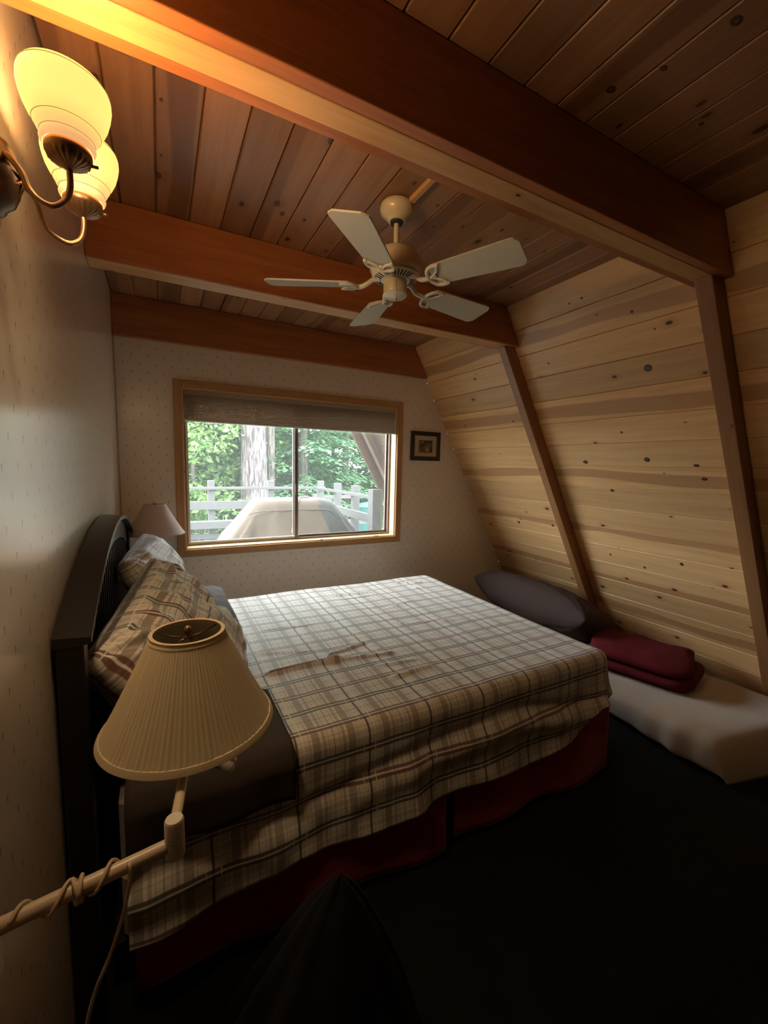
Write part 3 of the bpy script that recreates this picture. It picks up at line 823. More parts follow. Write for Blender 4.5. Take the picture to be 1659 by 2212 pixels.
# near lamp; origin at the wall bracket
LX, LY = .269, -2.238
lamp = empty('swing_arm_lamp', (0, 0, 0), label='swing-arm wall lamp in front with large cream pleated shade', cat='lamp')
lamp.location = (LX, LY, .955)
pleated_shade(lamp, .165, 0.0, .068, .197, M_SHADE, 96, 3)
def rl(p): return (p[0]-LX, p[1]-LY, p[2]-.955)
JP = (.231, -2.470)
m = MB(); m.tube([rl(p) for p in catmull([(LX, LY, .99), (LX, LY-.012, .955), (LX-.005, LY-.04, .938), (.245, -2.39, .926), (JP[0], JP[1], .921)], 6)], .0085, 14); m.build('upper_arm', M_LAMPW, lamp, True)
m = MB(); m.lathe([(0, -.034), (.0135, -.034), (.0145, -.031), (.0145, .027), (.0125, .031), (0, .031)], rl((JP[0], JP[1], .905)), 28)
jt = m.build('joint', M_CREAMW, lamp, True, 40)
m = MB(); m.lathe([(.0147, 0), (.0152, .001), (.0147, .002)], rl((JP[0], JP[1], .900)), 28); m.build('joint_seam', M_CORD, jt)
E0 = (0.012, -2.50, .888)
m = MB(); m.tube([rl(E0), rl((JP[0]-.010, JP[1], .892))], .0105, 16); m.build('lower_arm', M_LAMPW, lamp, True, 50)
m = MB(); m.box(.0005, .018, -.03, .03, -.09, .06, .004); o = m.build('wall_bracket', M_LAMPW, lamp); o.location = rl((0, -2.50, .888))
# cord wound round the lower arm
pts = []; A0 = Vector(rl((.035, -2.498, .888))); A1 = Vector(rl((.166, -2.478, .890))); ax = (A1-A0).normalized()
sd = ax.cross(Vector((0, 0, 1))).normalized(); upv = sd.cross(ax)
for i in range(81):
    t_ = i/80; a = 2*math.pi*2.6*t_+.6; rad = .0128+.003*abs(math.sin(t_*9))
    pts.append(A0+(A1-A0)*t_+(sd*math.cos(a)+upv*math.sin(a))*rad)
kn = A0+(A1-A0)*.55
m = MB(); m.tube(pts, .0026, 8)
m.tube([kn+(sd*math.cos(a)+upv*math.sin(a))*.0155+ax*(.006*math.sin(a*.5)) for a in np.linspace(0, 4*math.pi, 40)], .0028, 8)
hang = [pts[-1], (.170-LX, -2.492-LY, .905-.955), rl((.171, -2.50, .885)), rl((.164, -2.50, .850)), rl((.156, -2.50, .82)), rl((.141, -2.50, .775)), rl((.122, -2.50, .73)), rl((.109, -2.50, .68)), rl((.100, -2.50, .62)), rl((.09, -2.49, .45)), rl((.07, -2.47, .2)), rl((.05, -2.45, .012))]
m.tube(catmull(hang, 6), .0026, 8)
m.build('cord', M_CORD, lamp, True)

lamp2 = empty('swing_arm_lamp', (.195, -.20, 1.045), label='swing-arm wall lamp with pale shade in the corner by the window', cat='lamp')
pleated_shade(lamp2, .163, 0.0, .060, .182, M_SHADE2, 72, 8)
m = MB(); m.tube(catmull([(0, 0, .03), (0, .0, .005), (-.02, 0, -.004), (-.1, 0, -.006), (-.190, 0, -.006)], 5), .008, 12); m.build('upper_arm', M_LAMPW, lamp2, True)
m = MB(); m.box(-.1945, -.178, -.025, .025, -.06, .04, .004); m.build('wall_bracket', M_LAMPW, lamp2)

# ------------------------------------------------------------------ bed
BX0, BX1, BY0, BY1, BZ = .10, 2.135, -1.945, -.355, .605
bed = empty('bed', (1.1, -1.15, 0), label='double bed with black arched slatted headboard against the left wall', cat='bed')
def bp_(o): o.matrix_parent_inverse = Matrix.Translation(bed.location).inverted(); return o
HY0, HY1 = -2.03, -.28
def archz(y):
    t_ = (y-(HY0+HY1)/2)/((HY1-HY0)/2); return 1.100+.165*(1-t_*t_)
HB = MB(); N = 36; vs = []; fs = []
HBX0, HBX1 = .004, .078
for i in range(N+1):
    y = HY0+(HY1-HY0)*i/N; z = archz(y)
    vs += [(HBX0, y, z), (HBX1, y, z-.006), (HBX1, y, z-.022), (HBX0+.05, y, z-.024), (HBX0, y, z-.024)]
for i in range(N):
    a = 5*i; b = a+5
    for k in range(5): fs.append((a+k, a+(k+1) % 5, b+(k+1) % 5, b+k))
fs += [(4, 3, 2, 1, 0), tuple(range(5*N, 5*N+5))]
HB.add(vs, fs)
hb = bp_(HB.build('headboard', M_BLACK, bed, True, 30))
m = MB(); vs = []; fs = []   # arched face rail under the cap
for i in range(N+1):
    y = HY0+.05+(HY1-HY0-.1)*i/N; z = archz(y)-.025
    vs += [(.026, y, z), (.050, y, z), (.050, y, z-.085), (.026, y, z-.085)]
for i in range(N):
    a = 4*i; b = a+4
    for k in range(4): fs.append((a+k, a+(k+1) % 4, b+(k+1) % 4, b+k))
m.add(vs, fs); m.build('arched_rail', M_BLACK, hb, True, 30)
for yy in (HY0+.035, HY1-.035):
    m = MB(); m.box(.008, .062, yy-.03, yy+.03, .002, archz(yy)-.026, .004); m.build('post', M_BLACK, hb)
m = MB(); m.box(.028, .048, HY0+.066, HY1-.066, .52, .62, .003); m.build('lower_rail', M_BLACK, hb)
ns = 27
for k in range(ns):
    yy = HY0+.09+(HY1-HY0-.18)*k/(ns-1)
    m = MB(); m.box(.031, .045, yy-.009, yy+.009, .621, archz(yy)-.111); m.build('slat', M_BLACK, hb)
m = MB(); m.box(BX0, BX1-.02, BY0+.02, BY1-.02, .36, BZ-.012, .03); bp_(m.build('mattress', M_WHITE, bed))
m = MB(); m.box(BX0, BX1-.03, BY0+.03, BY1-.03, .16, .355, .01); bp_(m.build('box_spring', M_WHITE, bed))
m = MB(); m.box(BX0-.03, BX1-.03, BY0+.035, BY1-.035, .11, .155, .004)
for xx in (BX0+.1, BX1-.12):
    for yy in (BY0+.1, BY1-.12): m.box(xx-.03, xx+.03, yy-.03, yy+.03, .001, .115, .003)
bp_(m.build('bed_frame', M_BLACK, bed))

def nz3(x, y, z=0.0): return noise.noise(Vector((x, y, z)))
def gridobj(name, P, UV, mat, parent=None, thick=0, closed=False, sub=0):
    """P: 2D list of points, UV: matching uv"""
    nu, nv = len(P), len(P[0]); vs = [tuple(p) for r_ in P for p in r_]; uvs = [q for r_ in UV for q in r_]
    fs = [(i*nv+j, (i+1)*nv+j, (i+1)*nv+j+1, i*nv+j+1) for i in range(nu-1) for j in range(nv-1)]
    me = bpy.data.meshes.new(name); me.from_pydata(vs, [], fs); me.update()
    ul = me.uv_layers.new(name='UVMap')
    li = np.empty(len(me.loops), dtype=np.int32); me.loops.foreach_get('vertex_index', li)
    ua = np.array(uvs, dtype=np.float32)[li]; ul.data.foreach_set('uv', ua.ravel())
    me.polygons.foreach_set('use_smooth', [True]*len(me.polygons)); me.materials.append(mat)
    o = link(bpy.data.objects.new(name, me))
    if parent: o.parent = parent
    if thick:
        s = o.modifiers.new('t', 'SOLIDIFY'); s.thickness = thick; s.offset = 0
    return o

def seg_ridge(x, y, a, b, w, h, skew=0.4):
    ax_, ay = a; bx, by = b; dx, dy = bx-ax_, by-ay; L = math.hypot(dx, dy)
    t_ = ((x-ax_)*dx+(y-ay)*dy)/L/L
    d = ((x-ax_)*-dy+(y-ay)*dx)/L
    e = math.exp(-max(0, -t_, t_-1)**2*L*L/(w*w*2)) * math.exp(-(d/w)**2)
    return h*e*(1+skew*math.tanh(d/w*2))
ridges = [((.62, -1.47), (.90, -1.475), .016, .020), ((.88, -1.475), (1.16, -1.515), .012, .013), ((.90, -1.41), (1.09, -1.362), .011, .014),
          ((1.06, -1.60), (1.22, -1.62), .011, .008), ((1.08, -1.715), (1.25, -1.70), .012, .011), ((1.2, -.598), (1.48, -.605), .012, .010),
          ((1.25, -.68), (1.45, -.69), .010, .006), ((1.78, -.50), (1.95, -.56), .012, .010), ((1.83, -.60), (1.86, -.72), .010, .008),
          ((.7, -1.0), (.95, -1.03), .02, .008), ((.62, -1.27), (.8, -1.33), .018, .008), ((.66, -.8), (.9, -.76), .02, .006), ((1.4, -1.2), (1.7, -1.28), .02, .005), ((1.45, -.95), (1.65, -.9), .02, .005)]
def topz(x, y):
    z = BZ+.012+.006*nz3(x*2.3, y*2.3, 1)+.003*nz3(x*7, y*7, 2)
    for a, b, w, h in ridges: z += seg_ridge(x, y, a, b, w, h*.8)
    return z
# bedspread = top grid + skirt, one mesh through a (perimeter) parametrisation
RC = .045
bx0, bx1, by0, by1 = BX0+.02, BX1-RC+.012, BY0+RC-.012, BY1-RC+.012
nx_, ny_ = 216, 168
P = [[None]*(ny_+1) for _ in range(nx_+1)]; UVs = [[None]*(ny_+1) for _ in range(nx_+1)]
for i in range(nx_+1):
    for j in range(ny_+1):
        x = bx0+(bx1-bx0)*i/nx_; y = by0+(by1-by0)*j/ny_
        P[i][j] = (x, y, topz(x, y)); UVs[i][j] = (x, y)
spread = MB(); sv = []; suv = []; sf = []
def addgrid(P, UV, flip=False):
    n0 = len(sv); nu, nv = len(P), len(P[0])
    for r_ in P: sv.extend([tuple(p) for p in r_])
    for r_ in UV: suv.extend(r_)
    for i in range(nu-1):
        for j in range(nv-1):
            f = (n0+i*nv+j, n0+(i+1)*nv+j, n0+(i+1)*nv+j+1, n0+i*nv+j+1)
            sf.append(f[::-1] if flip else f)
addgrid(P, UVs)
# perimeter stations: near side (x rising), corner arc, foot (y rising), far corner, far side
stations = []
for i in range(nx_+1): stations.append((bx0+(bx1-bx0)*i/nx_, by0, -math.pi/2))
for k in range(1, 20): stations.append((bx1, by0, -math.pi/2+math.pi/2*k/20))
for j in range(ny_+1): stations.append((bx1, by0+(by1-by0)*j/ny_, 0.0))
for k in range(1, 12): stations.append((bx1, by1, math.pi/2*k/12))
for i in range(nx_, -1, -2): stations.append((bx0+(bx1-bx0)*i/nx_, by1, math.pi/2))
def hang_len(x, y, th):
    if th <= -math.pi/2+1e-6:      # near side
        if x < 1.85: return .405+.012*math.sin(x*9)+.03*max(0, .6-x)/.5
        return .405+(-.125)*min(1, (x-1.85)/.20)
    if th < -1e-6: 
        t_ = (th+math.pi/2)/(math.pi/2); return .28-.06*math.sin(t_*math.pi/2)
    if th <= 1e-6: return .22+.02*math.sin(y*8)
    if y >= by1-1e-6: return .24
    return .24
NV = 46; PS = []; US = []
arc = 0; last = None
for (x, y, th) in stations:
    if last: arc += math.hypot(x-last[0], y-last[1])+abs(th-last[2])*.12
    last = (x, y, th)
    L = hang_len(x, y, th); cx_, sy_ = math.cos(th), math.sin(th)
    row = []; ru = []
    zt = topz(x, y)
    for q in range(NV+1):
        s = L*q/NV
        Lc = RC*math.pi/2
        if s < Lc: a = s/RC; hx = RC*math.sin(a); hz = RC*(1-math.cos(a))
        else:      hx = RC; hz = RC+(s-Lc)
        k = max(0, (s-Lc))/max(L-Lc, .01)      # 0 at edge, 1 at hem
        # billow: soft vertical folds growing to the hem and a rolled horizontal fold on the near side
        out = .010*k*math.sin(arc*17+1.3*math.sin(arc*3))+.014*k*nz3(arc*4, s*3, 5)+.008*k*nz3(arc*13, s*10, 9)
        near_side = th < -math.pi/2+.2
        if near_side:
            c1 = .20+.05*math.sin(x*3.1+.6)+.02*nz3(x*3, 0, 3)
            out += .028*math.exp(-((s-c1-.075)/.040)**2)*(.6+.4*math.sin(x*4+2))-.012*math.exp(-((s-c1)/.025)**2)
            out += .040*math.exp(-((x-1.0-.05*(k-.5))/.07)**2)*k**1.2*.8
            out -= .008*math.exp(-((x-1.12)/.07)**2)*k
            out += .02*k*max(0, .7-x)+.030*k*k
        elif abs(th) < .2: out += .02*k
        else: out += .028*k*(1+.5*math.sin(th*6))
        fl_ = max(-.012, out)
        hz2 = hz-.25*abs(out)*k
        row.append((x+cx_*(hx+fl_), y+sy_*(hx+fl_), zt-hz2)); ru.append((x+cx_*s, y+sy_*s))
    PS.append(row); US.append(ru)
addgrid(PS, US, True)
me = bpy.data.meshes.new('bedspread'); me.from_pydata(sv, [], sf); me.update()
ul = me.uv_layers.new(name='UVMap'); li = np.empty(len(me.loops), dtype=np.int32); me.loops.foreach_get('vertex_index', li)
ul.data.foreach_set('uv', np.array(suv, dtype=np.float32)[li].ravel())
me.polygons.foreach_set('use_smooth', [True]*len(me.polygons)); me.materials.append(M_PLAID)
import bmesh
bm = bmesh.new(); bm.from_mesh(me); bmesh.ops.remove_doubles(bm, verts=bm.verts, dist=1e-5); bmesh.ops.recalc_face_normals(bm, faces=bm.faces); bm.to_mesh(me); bm.free()
spo = link(bpy.data.objects.new('bedspread', me)); so = spo.modifiers.new('t', 'SOLIDIFY'); so.thickness = .004; so.offset = 1
tag(spo, 'cream, brown and rust plaid flannel bedspread draped over the bed', 'bedspread')

# red bed skirt: panels with a split near the middle of the long side
sk = empty('bed_skirt', (1.1, -1.15, 0), label='dark red bed skirt hanging to the floor under the plaid bedspread', cat='bed skirt')
def skirt_panel(a, b, z0a, z0b, seed):
    a = Vector(a); b = Vector(b); d = b-a; L = d.length; n = Vector((d.y, -d.x, 0)).normalized(); nu = max(12, int(L*60)); P = []; UV = []
    for i in range(nu+1):
        t_ = i/nu; base = a+d*t_; row = []; ru = []
        zb = z0a+(z0b-z0a)*t_+.008*math.sin(t_*L*11+seed)
        for j in range(13):
            k = j/12; z = .37+(zb-.37)*k
            o_ = .012*k*math.sin(t_*L*14+seed)+.010*k*nz3(t_*L*3, k, seed)
            p = base+n*(o_+.02*k); row.append((p.x-1.1, p.y+1.15, z)); ru.append((t_*L, z))
        P.append(row); UV.append(ru)
    return gridobj('skirt_panel', P, UV, M_RED, sk, .003)
skirt_panel((.13, -1.955, 0), (1.17, -1.955, 0), .05, .014, 1)
skirt_panel((1.22, -1.945, 0), (2.16, -1.965, 0), .03, .014, 4)
skirt_panel((2.168, -1.955, 0), (2.168, -.36, 0), .014, .03, 7)

# ------------------------------------------------------------------ pillows
def cushion(name, mat, size, mw, label, cat='pillow', group=None, seed=0, puff=1.0, wr=1.0, uvrot=0, n=44, pinch=.05, dents=()):
    lx, ly, th = size
    def S(sgn):
        P = []; UV = []
        for i in range(n+1):
            u = -1+2*i/n; row = []; ru = []
            for j in range(n+1):
                v = -1+2*j/n
                # pincushion outline
                x = u*lx/2*(1-pinch*(1-abs(v))*abs(u)**2*0-pinch*(v*v)*.0)*(1-pinch*math.cos(v*math.pi/2)*.6*abs(u)**3)
                y = v*ly/2*(1-pinch*math.cos(u*math.pi/2)*.6*abs(v)**3)
                e = max(0, (1-abs(u)**2.6))*max(0, (1-abs(v)**2.6))
                h = th/2*e**.42*puff
                edge = min(1, e*4)
                w = (.013*nz3(x*7+seed, y*7, sgn*3)+.007*(1-abs(nz3(x*11+.6*nz3(x*5, y*5, 1), y*6+seed, sgn*5))*3))*edge*wr
                # puckers radiating from the corners
                r_ = math.hypot(abs(u)-1, abs(v)-1); an = math.atan2(1-abs(v), 1-abs(u)+1e-4)
                w += .007*math.sin(an*14+seed)*math.exp(-(r_/.5)**2)*min(1, r_*4)*wr
                for (du, dv, dw, dh) in dents: w += dh*math.exp(-((u-du)**2+(v-dv)**2)/dw**2)*(1 if sgn > 0 else 0)
                z = sgn*(h+w) if e > 0 else 0
                if e <= 0: z = .004*math.sin((u+v)*14+seed)
                row.append((x, y, z)); a = R(uvrot); ru.append((x*math.cos(a)-y*math.sin(a)+seed*.037, x*math.sin(a)+y*math.cos(a)+seed*.053))
            P.append(row); UV.append(ru)
        return P, UV
    vs = []; uv = []; fs = []
    for sgn in (1, -1):
        P, UV = S(sgn); n0 = len(vs)
        for r_ in P: vs += r_
        for r_ in UV: uv += r_
        for i in range(n):
            for j in range(n):
                f = (n0+i*(n+1)+j, n0+(i+1)*(n+1)+j, n0+(i+1)*(n+1)+j+1, n0+i*(n+1)+j+1); fs.append(f if sgn > 0 else f[::-1])
    me = bpy.data.meshes.new(name); me.from_pydata(vs, [], fs); me.update()
    ul = me.uv_layers.new(name='UVMap'); li = np.empty(len(me.loops), dtype=np.int32); me.loops.foreach_get('vertex_index', li)
    ul.data.foreach_set('uv', np.array(uv, dtype=np.float32)[li].ravel())
    bm = bmesh.new(); bm.from_mesh(me); bmesh.ops.remove_doubles(bm, verts=bm.verts, dist=1e-5); bm.to_mesh(me); bm.free()
    me.polygons.foreach_set('use_smooth', [True]*len(me.polygons)); me.materials.append(mat)
    o = link(bpy.data.objects.new(name, me)); o.matrix_world = mw
    ss = o.modifiers.new('s', 'SUBSURF'); ss.levels = 1; ss.render_levels = 1
    return tag(o, label, cat, group)
def pose(loc, rx=0, ry=0, rz=0):
    return Matrix.Translation(loc) @ Matrix.Rotation(R(rz), 4, 'Z') @ Matrix.Rotation(R(ry), 4, 'Y') @ Matrix.Rotation(R(rx), 4, 'X')
cushion('pillow', M_BROWN, (.46, .70, .15), pose((.335, -.72, .692)), 'grey-brown pillow lying under the plaid pillow nearest the window', seed=2, n=36)
cushion('pillow', M_BROWN, (.37, .70, .15), pose((.300, -1.47, .692)), 'grey-brown pillow mostly hidden under the nearer plaid pillow', seed=5, n=36)
cushion('pillow', M_PLAID_P, (.46, .66, .22), pose((.218, -.74, .875), 2, 60, -3), 'plaid pillow leaning on the headboard near the window', seed=3, wr=2.0, n=56, dents=((-.75, -.7, .35, -.02),))
cushion('pillow', M_PLAID_P, (.54, .80, .23), pose((.285, -1.575, .845), 9, 50, -3), 'plaid pillow slumped against the headboard behind the near lampshade', seed=9, wr=2.3, n=60)
# dark brown sheet turned down over the bed edge
P = []; UV = []
for i in range(31):
    x = .12+.45*i/30; row = []; ru = []
    for j in range(33):
        s = .52*j/32
        top_l = .33
        y0 = -1.60
        if s < top_l: y = y0-s; z = BZ+.028+.004*nz3(x*9, s*9, 4)
        elif s < top_l+.07: a = (s-top_l)/.045; y = y0-top_l-.045*math.sin(min(a, 1.57)); z = BZ+.028-.045*(1-math.cos(min(a, 1.57)))
        else: y = y0-top_l-.047-.010*math.sin(x*22)*(s-top_l-.07)/.12-.008; z = BZ+.028-.045-(s-top_l-.07)
        if i == 30: z -= .004
        row.append((x, y, z)); ru.append((x, s))
    P.append(row); UV.append(ru)
o = gridobj('sheet', P, UV, M_BROWN2, None, .006); tag(o, 'dark brown sheet end hanging over the bed side under the near lampshade', 'sheet')

# ------------------------------------------------------------------ things along the sloping wall
# folded white foam pad
def pad():
    P = []; UV = []; n = 90; x0, x1 = 2.60, 3.44; y0, y1 = -2.31, -.25; h = .19
    ring_n = 40
    vs = []; fs = []
    for i in range(n+1):
        t_ = i/n; y = y0+(y1-y0)*t_
        e = min(1, math.sqrt(max(0, 1-(max(0, .10-(y-y0))/.10)**2))) if y-y0 < .10 else 1
        e2 = math.sqrt(max(0.02, 1-(max(0, .08-(y1-y))/.08)**2)) if y1-y < .08 else 1
        hh = h*min(e, 1)*e2
        hh = max(hh, .02)
        bulge = .03*math.exp(-((y+2.1)/.22)**2)
        for k in range(ring_n):
            a = 2*math.pi*k/ring_n; c_, s_ = math.cos(a), math.sin(a)
            sx_ = abs(c_)**.35*(1 if c_ > 0 else -1); sz_ = abs(s_)**.55*(1 if s_ > 0 else -1)
            xa, xb = x0-.02*math.sin(t_*6), x1
            if t_ > 0: pass
            hz = hh/2
            z = .004+hz+sz_*hz*(1+bulge*3)
            if z < .004: z = .004
            xr = sl(z+.0)-.012
            x = (xa+xb)/2+sx_*(xb-xa)/2
            x += (-.03*bulge/.03 if c_ < 0 else 0)*(1 if s_ < .9 else 1)
            if s_ > 0: z += .010*nz3(x*3, y*3, 1)+.006*nz3(x*11, y*9, 2)
            else: x += 0
            # creases where the pad is folded
            if c_ < -.3: x += .010*math.sin(y*40)*math.exp(-((y+2.05)/.18)**2)
            x = min(x, sl(z)-.006)
            # near end runs diagonally
            yy = y-(.20*((x-x0)/(x1-x0)))*max(0, 1-t_*4)
            vs.append((x, yy, max(z, .003)))
    for i in range(n):
        for k in range(ring_n): fs.append((i*ring_n+k, i*ring_n+(k+1) % ring_n, (i+1)*ring_n+(k+1) % ring_n, (i+1)*ring_n+k))
    fs += [tuple(range(ring_n))[::-1], tuple(range(n*ring_n, (n+1)*ring_n))]
    m = MB(); m.add(vs, fs); o = m.build('foam_pad', M_WHITE, None, True); fix_normals(o)
    tag(o, 'long white folded foam pad on the floor along the sloping pine wall', 'mattress pad')
pad()
cushion('pillow', M_DBROWN, (.54, 1.12, .35), pose((2.99, -.80, .385), 3, 24, 4), 'big dark brown pillow on the white pad behind the foot of the bed', seed=4, n=40, wr=1.3)
# red blanket folded in layers
bk = empty('folded_blanket', (3.0, -1.62, .2), label='folded dark red fleece blanket lying on the white pad', cat='blanket')
def layer(name, w, l, h, cz, cx, seed, roll=0):
    m = MB(); n = 30; r_n = 28; vs = []; fs = []
    for i in range(n+1):
        t_ = i/n; y = -l/2+l*t_; e = math.sqrt(max(.02, 1-abs(2*t_-1)**8))
        for k in range(r_n):
            a = 2*math.pi*k/r_n; c_, s_ = math.cos(a), math.sin(a)
            x = cx+abs(c_)**.5*(1 if c_ > 0 else -1)*w/2*e; z = cz+abs(s_)**.8*(1 if s_ > 0 else -1)*h/2*e
            z += (.022*nz3(x*5+seed, y*6, seed)+.012*nz3(x*13, y*10+seed, 2)) if s_ > 0 else 0
            y2 = y+.03*nz3(x*6, z*20, seed+2)+.06*nz3(x*3+seed, 0, 1)
            z = max(z, .004)
            x = min(x, sl(z+.205)-3.0-.01)
            vs.append((x, y2, z))
    for i in range(n):
        for k in range(r_n): fs.append((i*r_n+k, i*r_n+(k+1) % r_n, (i+1)*r_n+(k+1) % r_n, (i+1)*r_n+k))
    fs += [tuple(range(r_n))[::-1], tuple(range(n*r_n, (n+1)*r_n))]
    m.add(vs, fs); o = m.build(name, M_REDB, bk, True); fix_normals(o); return o
layer('blanket_layer', .50, .66, .085, .046, .02, 1); layer('blanket_layer', .46, .60, .095, .118, .0, 3)
bk.rotation_euler = (0, 0, R(16)); 

# dark knit throw heaped at the bottom of the picture
P = []; UV = []; n = 72
for i in range(n+1):
    a = 2*math.pi*i/n; row = []; ru = []
    for j in range(33):
        k = j/32
        r_ = .0005+.375*k**.9+.03*k*math.sin(a*7+1.5*math.sin(a*2))+.02*k*nz3(math.cos(a)*2, math.sin(a)*2, k*2)
        z = .745*(1-k**1.15)*1.0+.004+.01*nz3(a, k*4, 3)*(1-k)
        row.append((.495+r_*math.cos(a)*.95-.08*k, -2.52+r_*math.sin(a)*.85, max(.004, z))); ru.append((a, k))
    P.append(row); UV.append(ru)
P[-1] = list(P[0])
o = gridobj('throw', P, UV, M_KNIT, None, .008); tag(o, 'near-black knitted throw heaped beside the bed at the bottom', 'throw')

# ------------------------------------------------------------------ outside
m = MB(); m.box(-40, 60, .25, 90, -.75, -.6); struct(m.build('ground', M_GROUND))
# deck boards
dk = empty('deck', (0, 2.2, 0), label='grey weathered wooden deck outside the window', cat='deck')
me_d = None; mdb = MB(); mdb.box(-3.0, 2.9, -.066, .066, -.035, 0, .003); me_d = bpy.data.meshes.new('board'); me_d.from_pydata(mdb.v, [], mdb.f); me_d.materials.append(M_GREYWOOD)
for k in range(28):
    o = link(bpy.data.objects.new('board', me_d)); o.parent = dk; o.location = (0, -1.93+.14*k, -.03)
m = MB()
for yy in (-1.85, 0, 1.8): m.box(-3, 2.9, yy-.05, yy+.05, -.565, -.067)
m.build('joist', M_GREYWOOD, dk)
# railing: every post and rail a part
rl_ = empty('deck_railing', (0, 4.1, -.03), label='grey wooden deck railing with posts and rails beyond the covered grill', cat='railing')
def rp(name, x0, x1, y0, y1, z0, z1, b=.004):
    m = MB(); m.box(x0, x1, y0-4.1, y1-4.1, z0+.03, z1+.03, b); return m.build(name, M_GREYWOOD, rl_)
for xx in (-1.4, -.2, .95, 1.90, 2.80): rp('post', xx-.05, xx+.05, 4.05, 4.15, -.03, 1.20)
rp('rail', -2.6, 2.86, 4.0, 4.049, 1.055, 1.10); rp('rail', -2.6, 2.74, 4.0, 4.049, .735, .87); rp('bench_rail', -2.6, 2.74, 3.90, 4.049, .44, .56); rp('rail', -2.6, 2.74, 4.0, 4.049, .26, .34)
for k in range(14): rp('baluster', -2.3+.34*k, -2.24+.34*k, 4.151, 4.18, .2, .5, .002)
for yy in (3.2, 2.5): rp('post', 2.72, 2.82, yy-.05, yy+.05, -.03, 1.20)
rp('post', 2.56, 2.70, 1.50, 1.64, -.03, 1.20)
rp('rail', 2.67, 2.715, 1.645, 4.045, 1.055, 1.10); rp('rail', 2.67, 2.715, 1.645, 4.045, .735, .85)
# lower landing rail beyond
lr = empty('landing_railing', (3.3, 4.9, -.6), label='lower grey landing railing beyond the deck corner post', cat='railing')
def lp(name, x0, x1, y0, y1, z0, z1):
    m = MB(); m.box(x0-3.3, x1-3.3, y0-4.9, y1-4.9, z0+.6, z1+.6, .004); m.build(name, M_GREYWOOD, lr)
lp('rail', 2.95, 4.35, 4.88, 4.92, .80, .87); lp('post', 2.95, 3.05, 4.921, 5.02, -.6, .90); lp('post', 4.3, 4.4, 4.921, 5.02, -.6, .95); lp('rail', 2.95, 4.35, 4.88, 4.92, .25, .36)
# barbecue under a cover
gc = empty('covered_grill', (1.72, 2.1, -.029), label='barbecue grill under a tan canvas cover tied with rope on the deck', cat='grill')
def ringpt(a, hw, hd, e=.35):
    c_, s_ = math.cos(a), math.sin(a); return (abs(c_)**e*(1 if c_ > 0 else -1)*hw, abs(s_)**e*(1 if s_ > 0 else -1)*hd)
N = 120; rows = [(1.085, .02, .02), (1.090, .25, .10), (1.085, .45, .22), (1.06, .50, .25), (1.02, .53, .28), (.90, .63, .31), (.78, .72, .33), (.66, .82, .35), (.55, .88, .37), (.3, .92, .39), (.02, .93, .40)]
vs = []; fs = []; mi_ = []
for ri, (z, hw, hd) in enumerate(rows):
    for k in range(N):
        a = 2*math.pi*k/N; x, y = ringpt(a, hw, hd)
        f = max(0, (1.06-z)); x *= 1+.07*f*math.sin(a*11); y *= 1+(.38*f+.03)*(math.sin(x*15+1+1.5*math.sin(x*4))*.6+math.sin(x*37)*.25)
        skew = .03 if x < 0 else 0
        vs.append((x, y+.01*nz3(x*4, z*4, 1), z+.006*nz3(x*4, y*4, 8)-(.03 if x > .3 else 0)*min(1, max(0, x-.3)*3)))
for i in range(len(rows)-1):
    for k in range(N):
        fs.append((i*N+k, i*N+(k+1) % N, (i+1)*N+(k+1) % N, (i+1)*N+k))
        cxx = vs[(i+1)*N+k][0]; mi_.append(1 if cxx > .28+(.95-rows[i][0])*.3 else 0)
m = MB(); m.add(vs, fs); cov = m.build('cover', M_TAN, gc, True)
cov.data.materials.append(M_TAN_SHADED)
if len(cov.data.polygons) == len(mi_): cov.data.polygons.foreach_set('material_index', mi_)
m = MB(); m.tube(catmull([(-.60, -.30, .93), (-.50, -.31, .96), (-.2, -.305, .97), (.1, -.30, .97), (.36, -.30, .96), (.45, -.29, .90)], 5), .006, 6); m.build('seam', M_TAN, gc, True)
m = MB(); m.tube(catmull([(-.20, -.34, .56), (-.12, -.36, .70), (-.06, -.34, .88), (-.03, -.29, 1.02), (0, -.24, 1.085), (.06, -.10, 1.105), (.22, .05, 1.10)], 6), .012, 8); m.build('rope', M_ROPE, gc, True)
# roof overhang: outer rafters and soffit boards along the slope
def slope_beam(name, mat, y0, y1, d0, d1, za, zb, parent):
    m = MB(); poly = [(sl(za)-d0*KS, za), (sl(zb)-d0*KS, zb), (sl(zb)-d1*KS, zb), (sl(za)-d1*KS, za)]
    m.prism(poly, 'y', y0, y1); o = m.build(name, mat, parent); fix_normals(o); return o
ov = empty('roof_overhang', (0, 0, 0), label='brown sloping roof overhang with rafters outside the window on the right', cat='roof overhang')
slope_beam('rafter', M_EXT, 1.42, 1.50, 0.0, .10, -.5, 3.3, ov); slope_beam('fascia', M_EXTD, 1.62, 1.66, -.13, .16, -.5, 3.3, ov)
slope_beam('rafter', M_EXT, .62, .70, 0, .09, -.5, 3.3, ov)
for k in range(22):
    za = -.45+.168*k; slope_beam('board', M_EXTD, .18, 1.60, -.03, -.002, za, za+.162, ov)
m = MB(); m.prism([(sl(-.5)+.04, -.5), (sl(-.5)+.16, -.5), (sl(3.3)+.16, 3.3), (sl(3.3)+.04, 3.3)], 'y', .172, 1.70); m.build('roof_deck', M_EXTD, ov)
tb = MB(); tb.lathe([(0, 0), (.30, 0), (.36, .75), (.38, .78), (.2, .86), (0, .88)], n=20); o = tb.build('bin', M_TEAL, None, True, 40); o.location = (5.25, 7.2, -.6); o.scale = (1, .6, 1.25)
tag(o, 'small teal bin seen beyond the deck railing', 'bin')

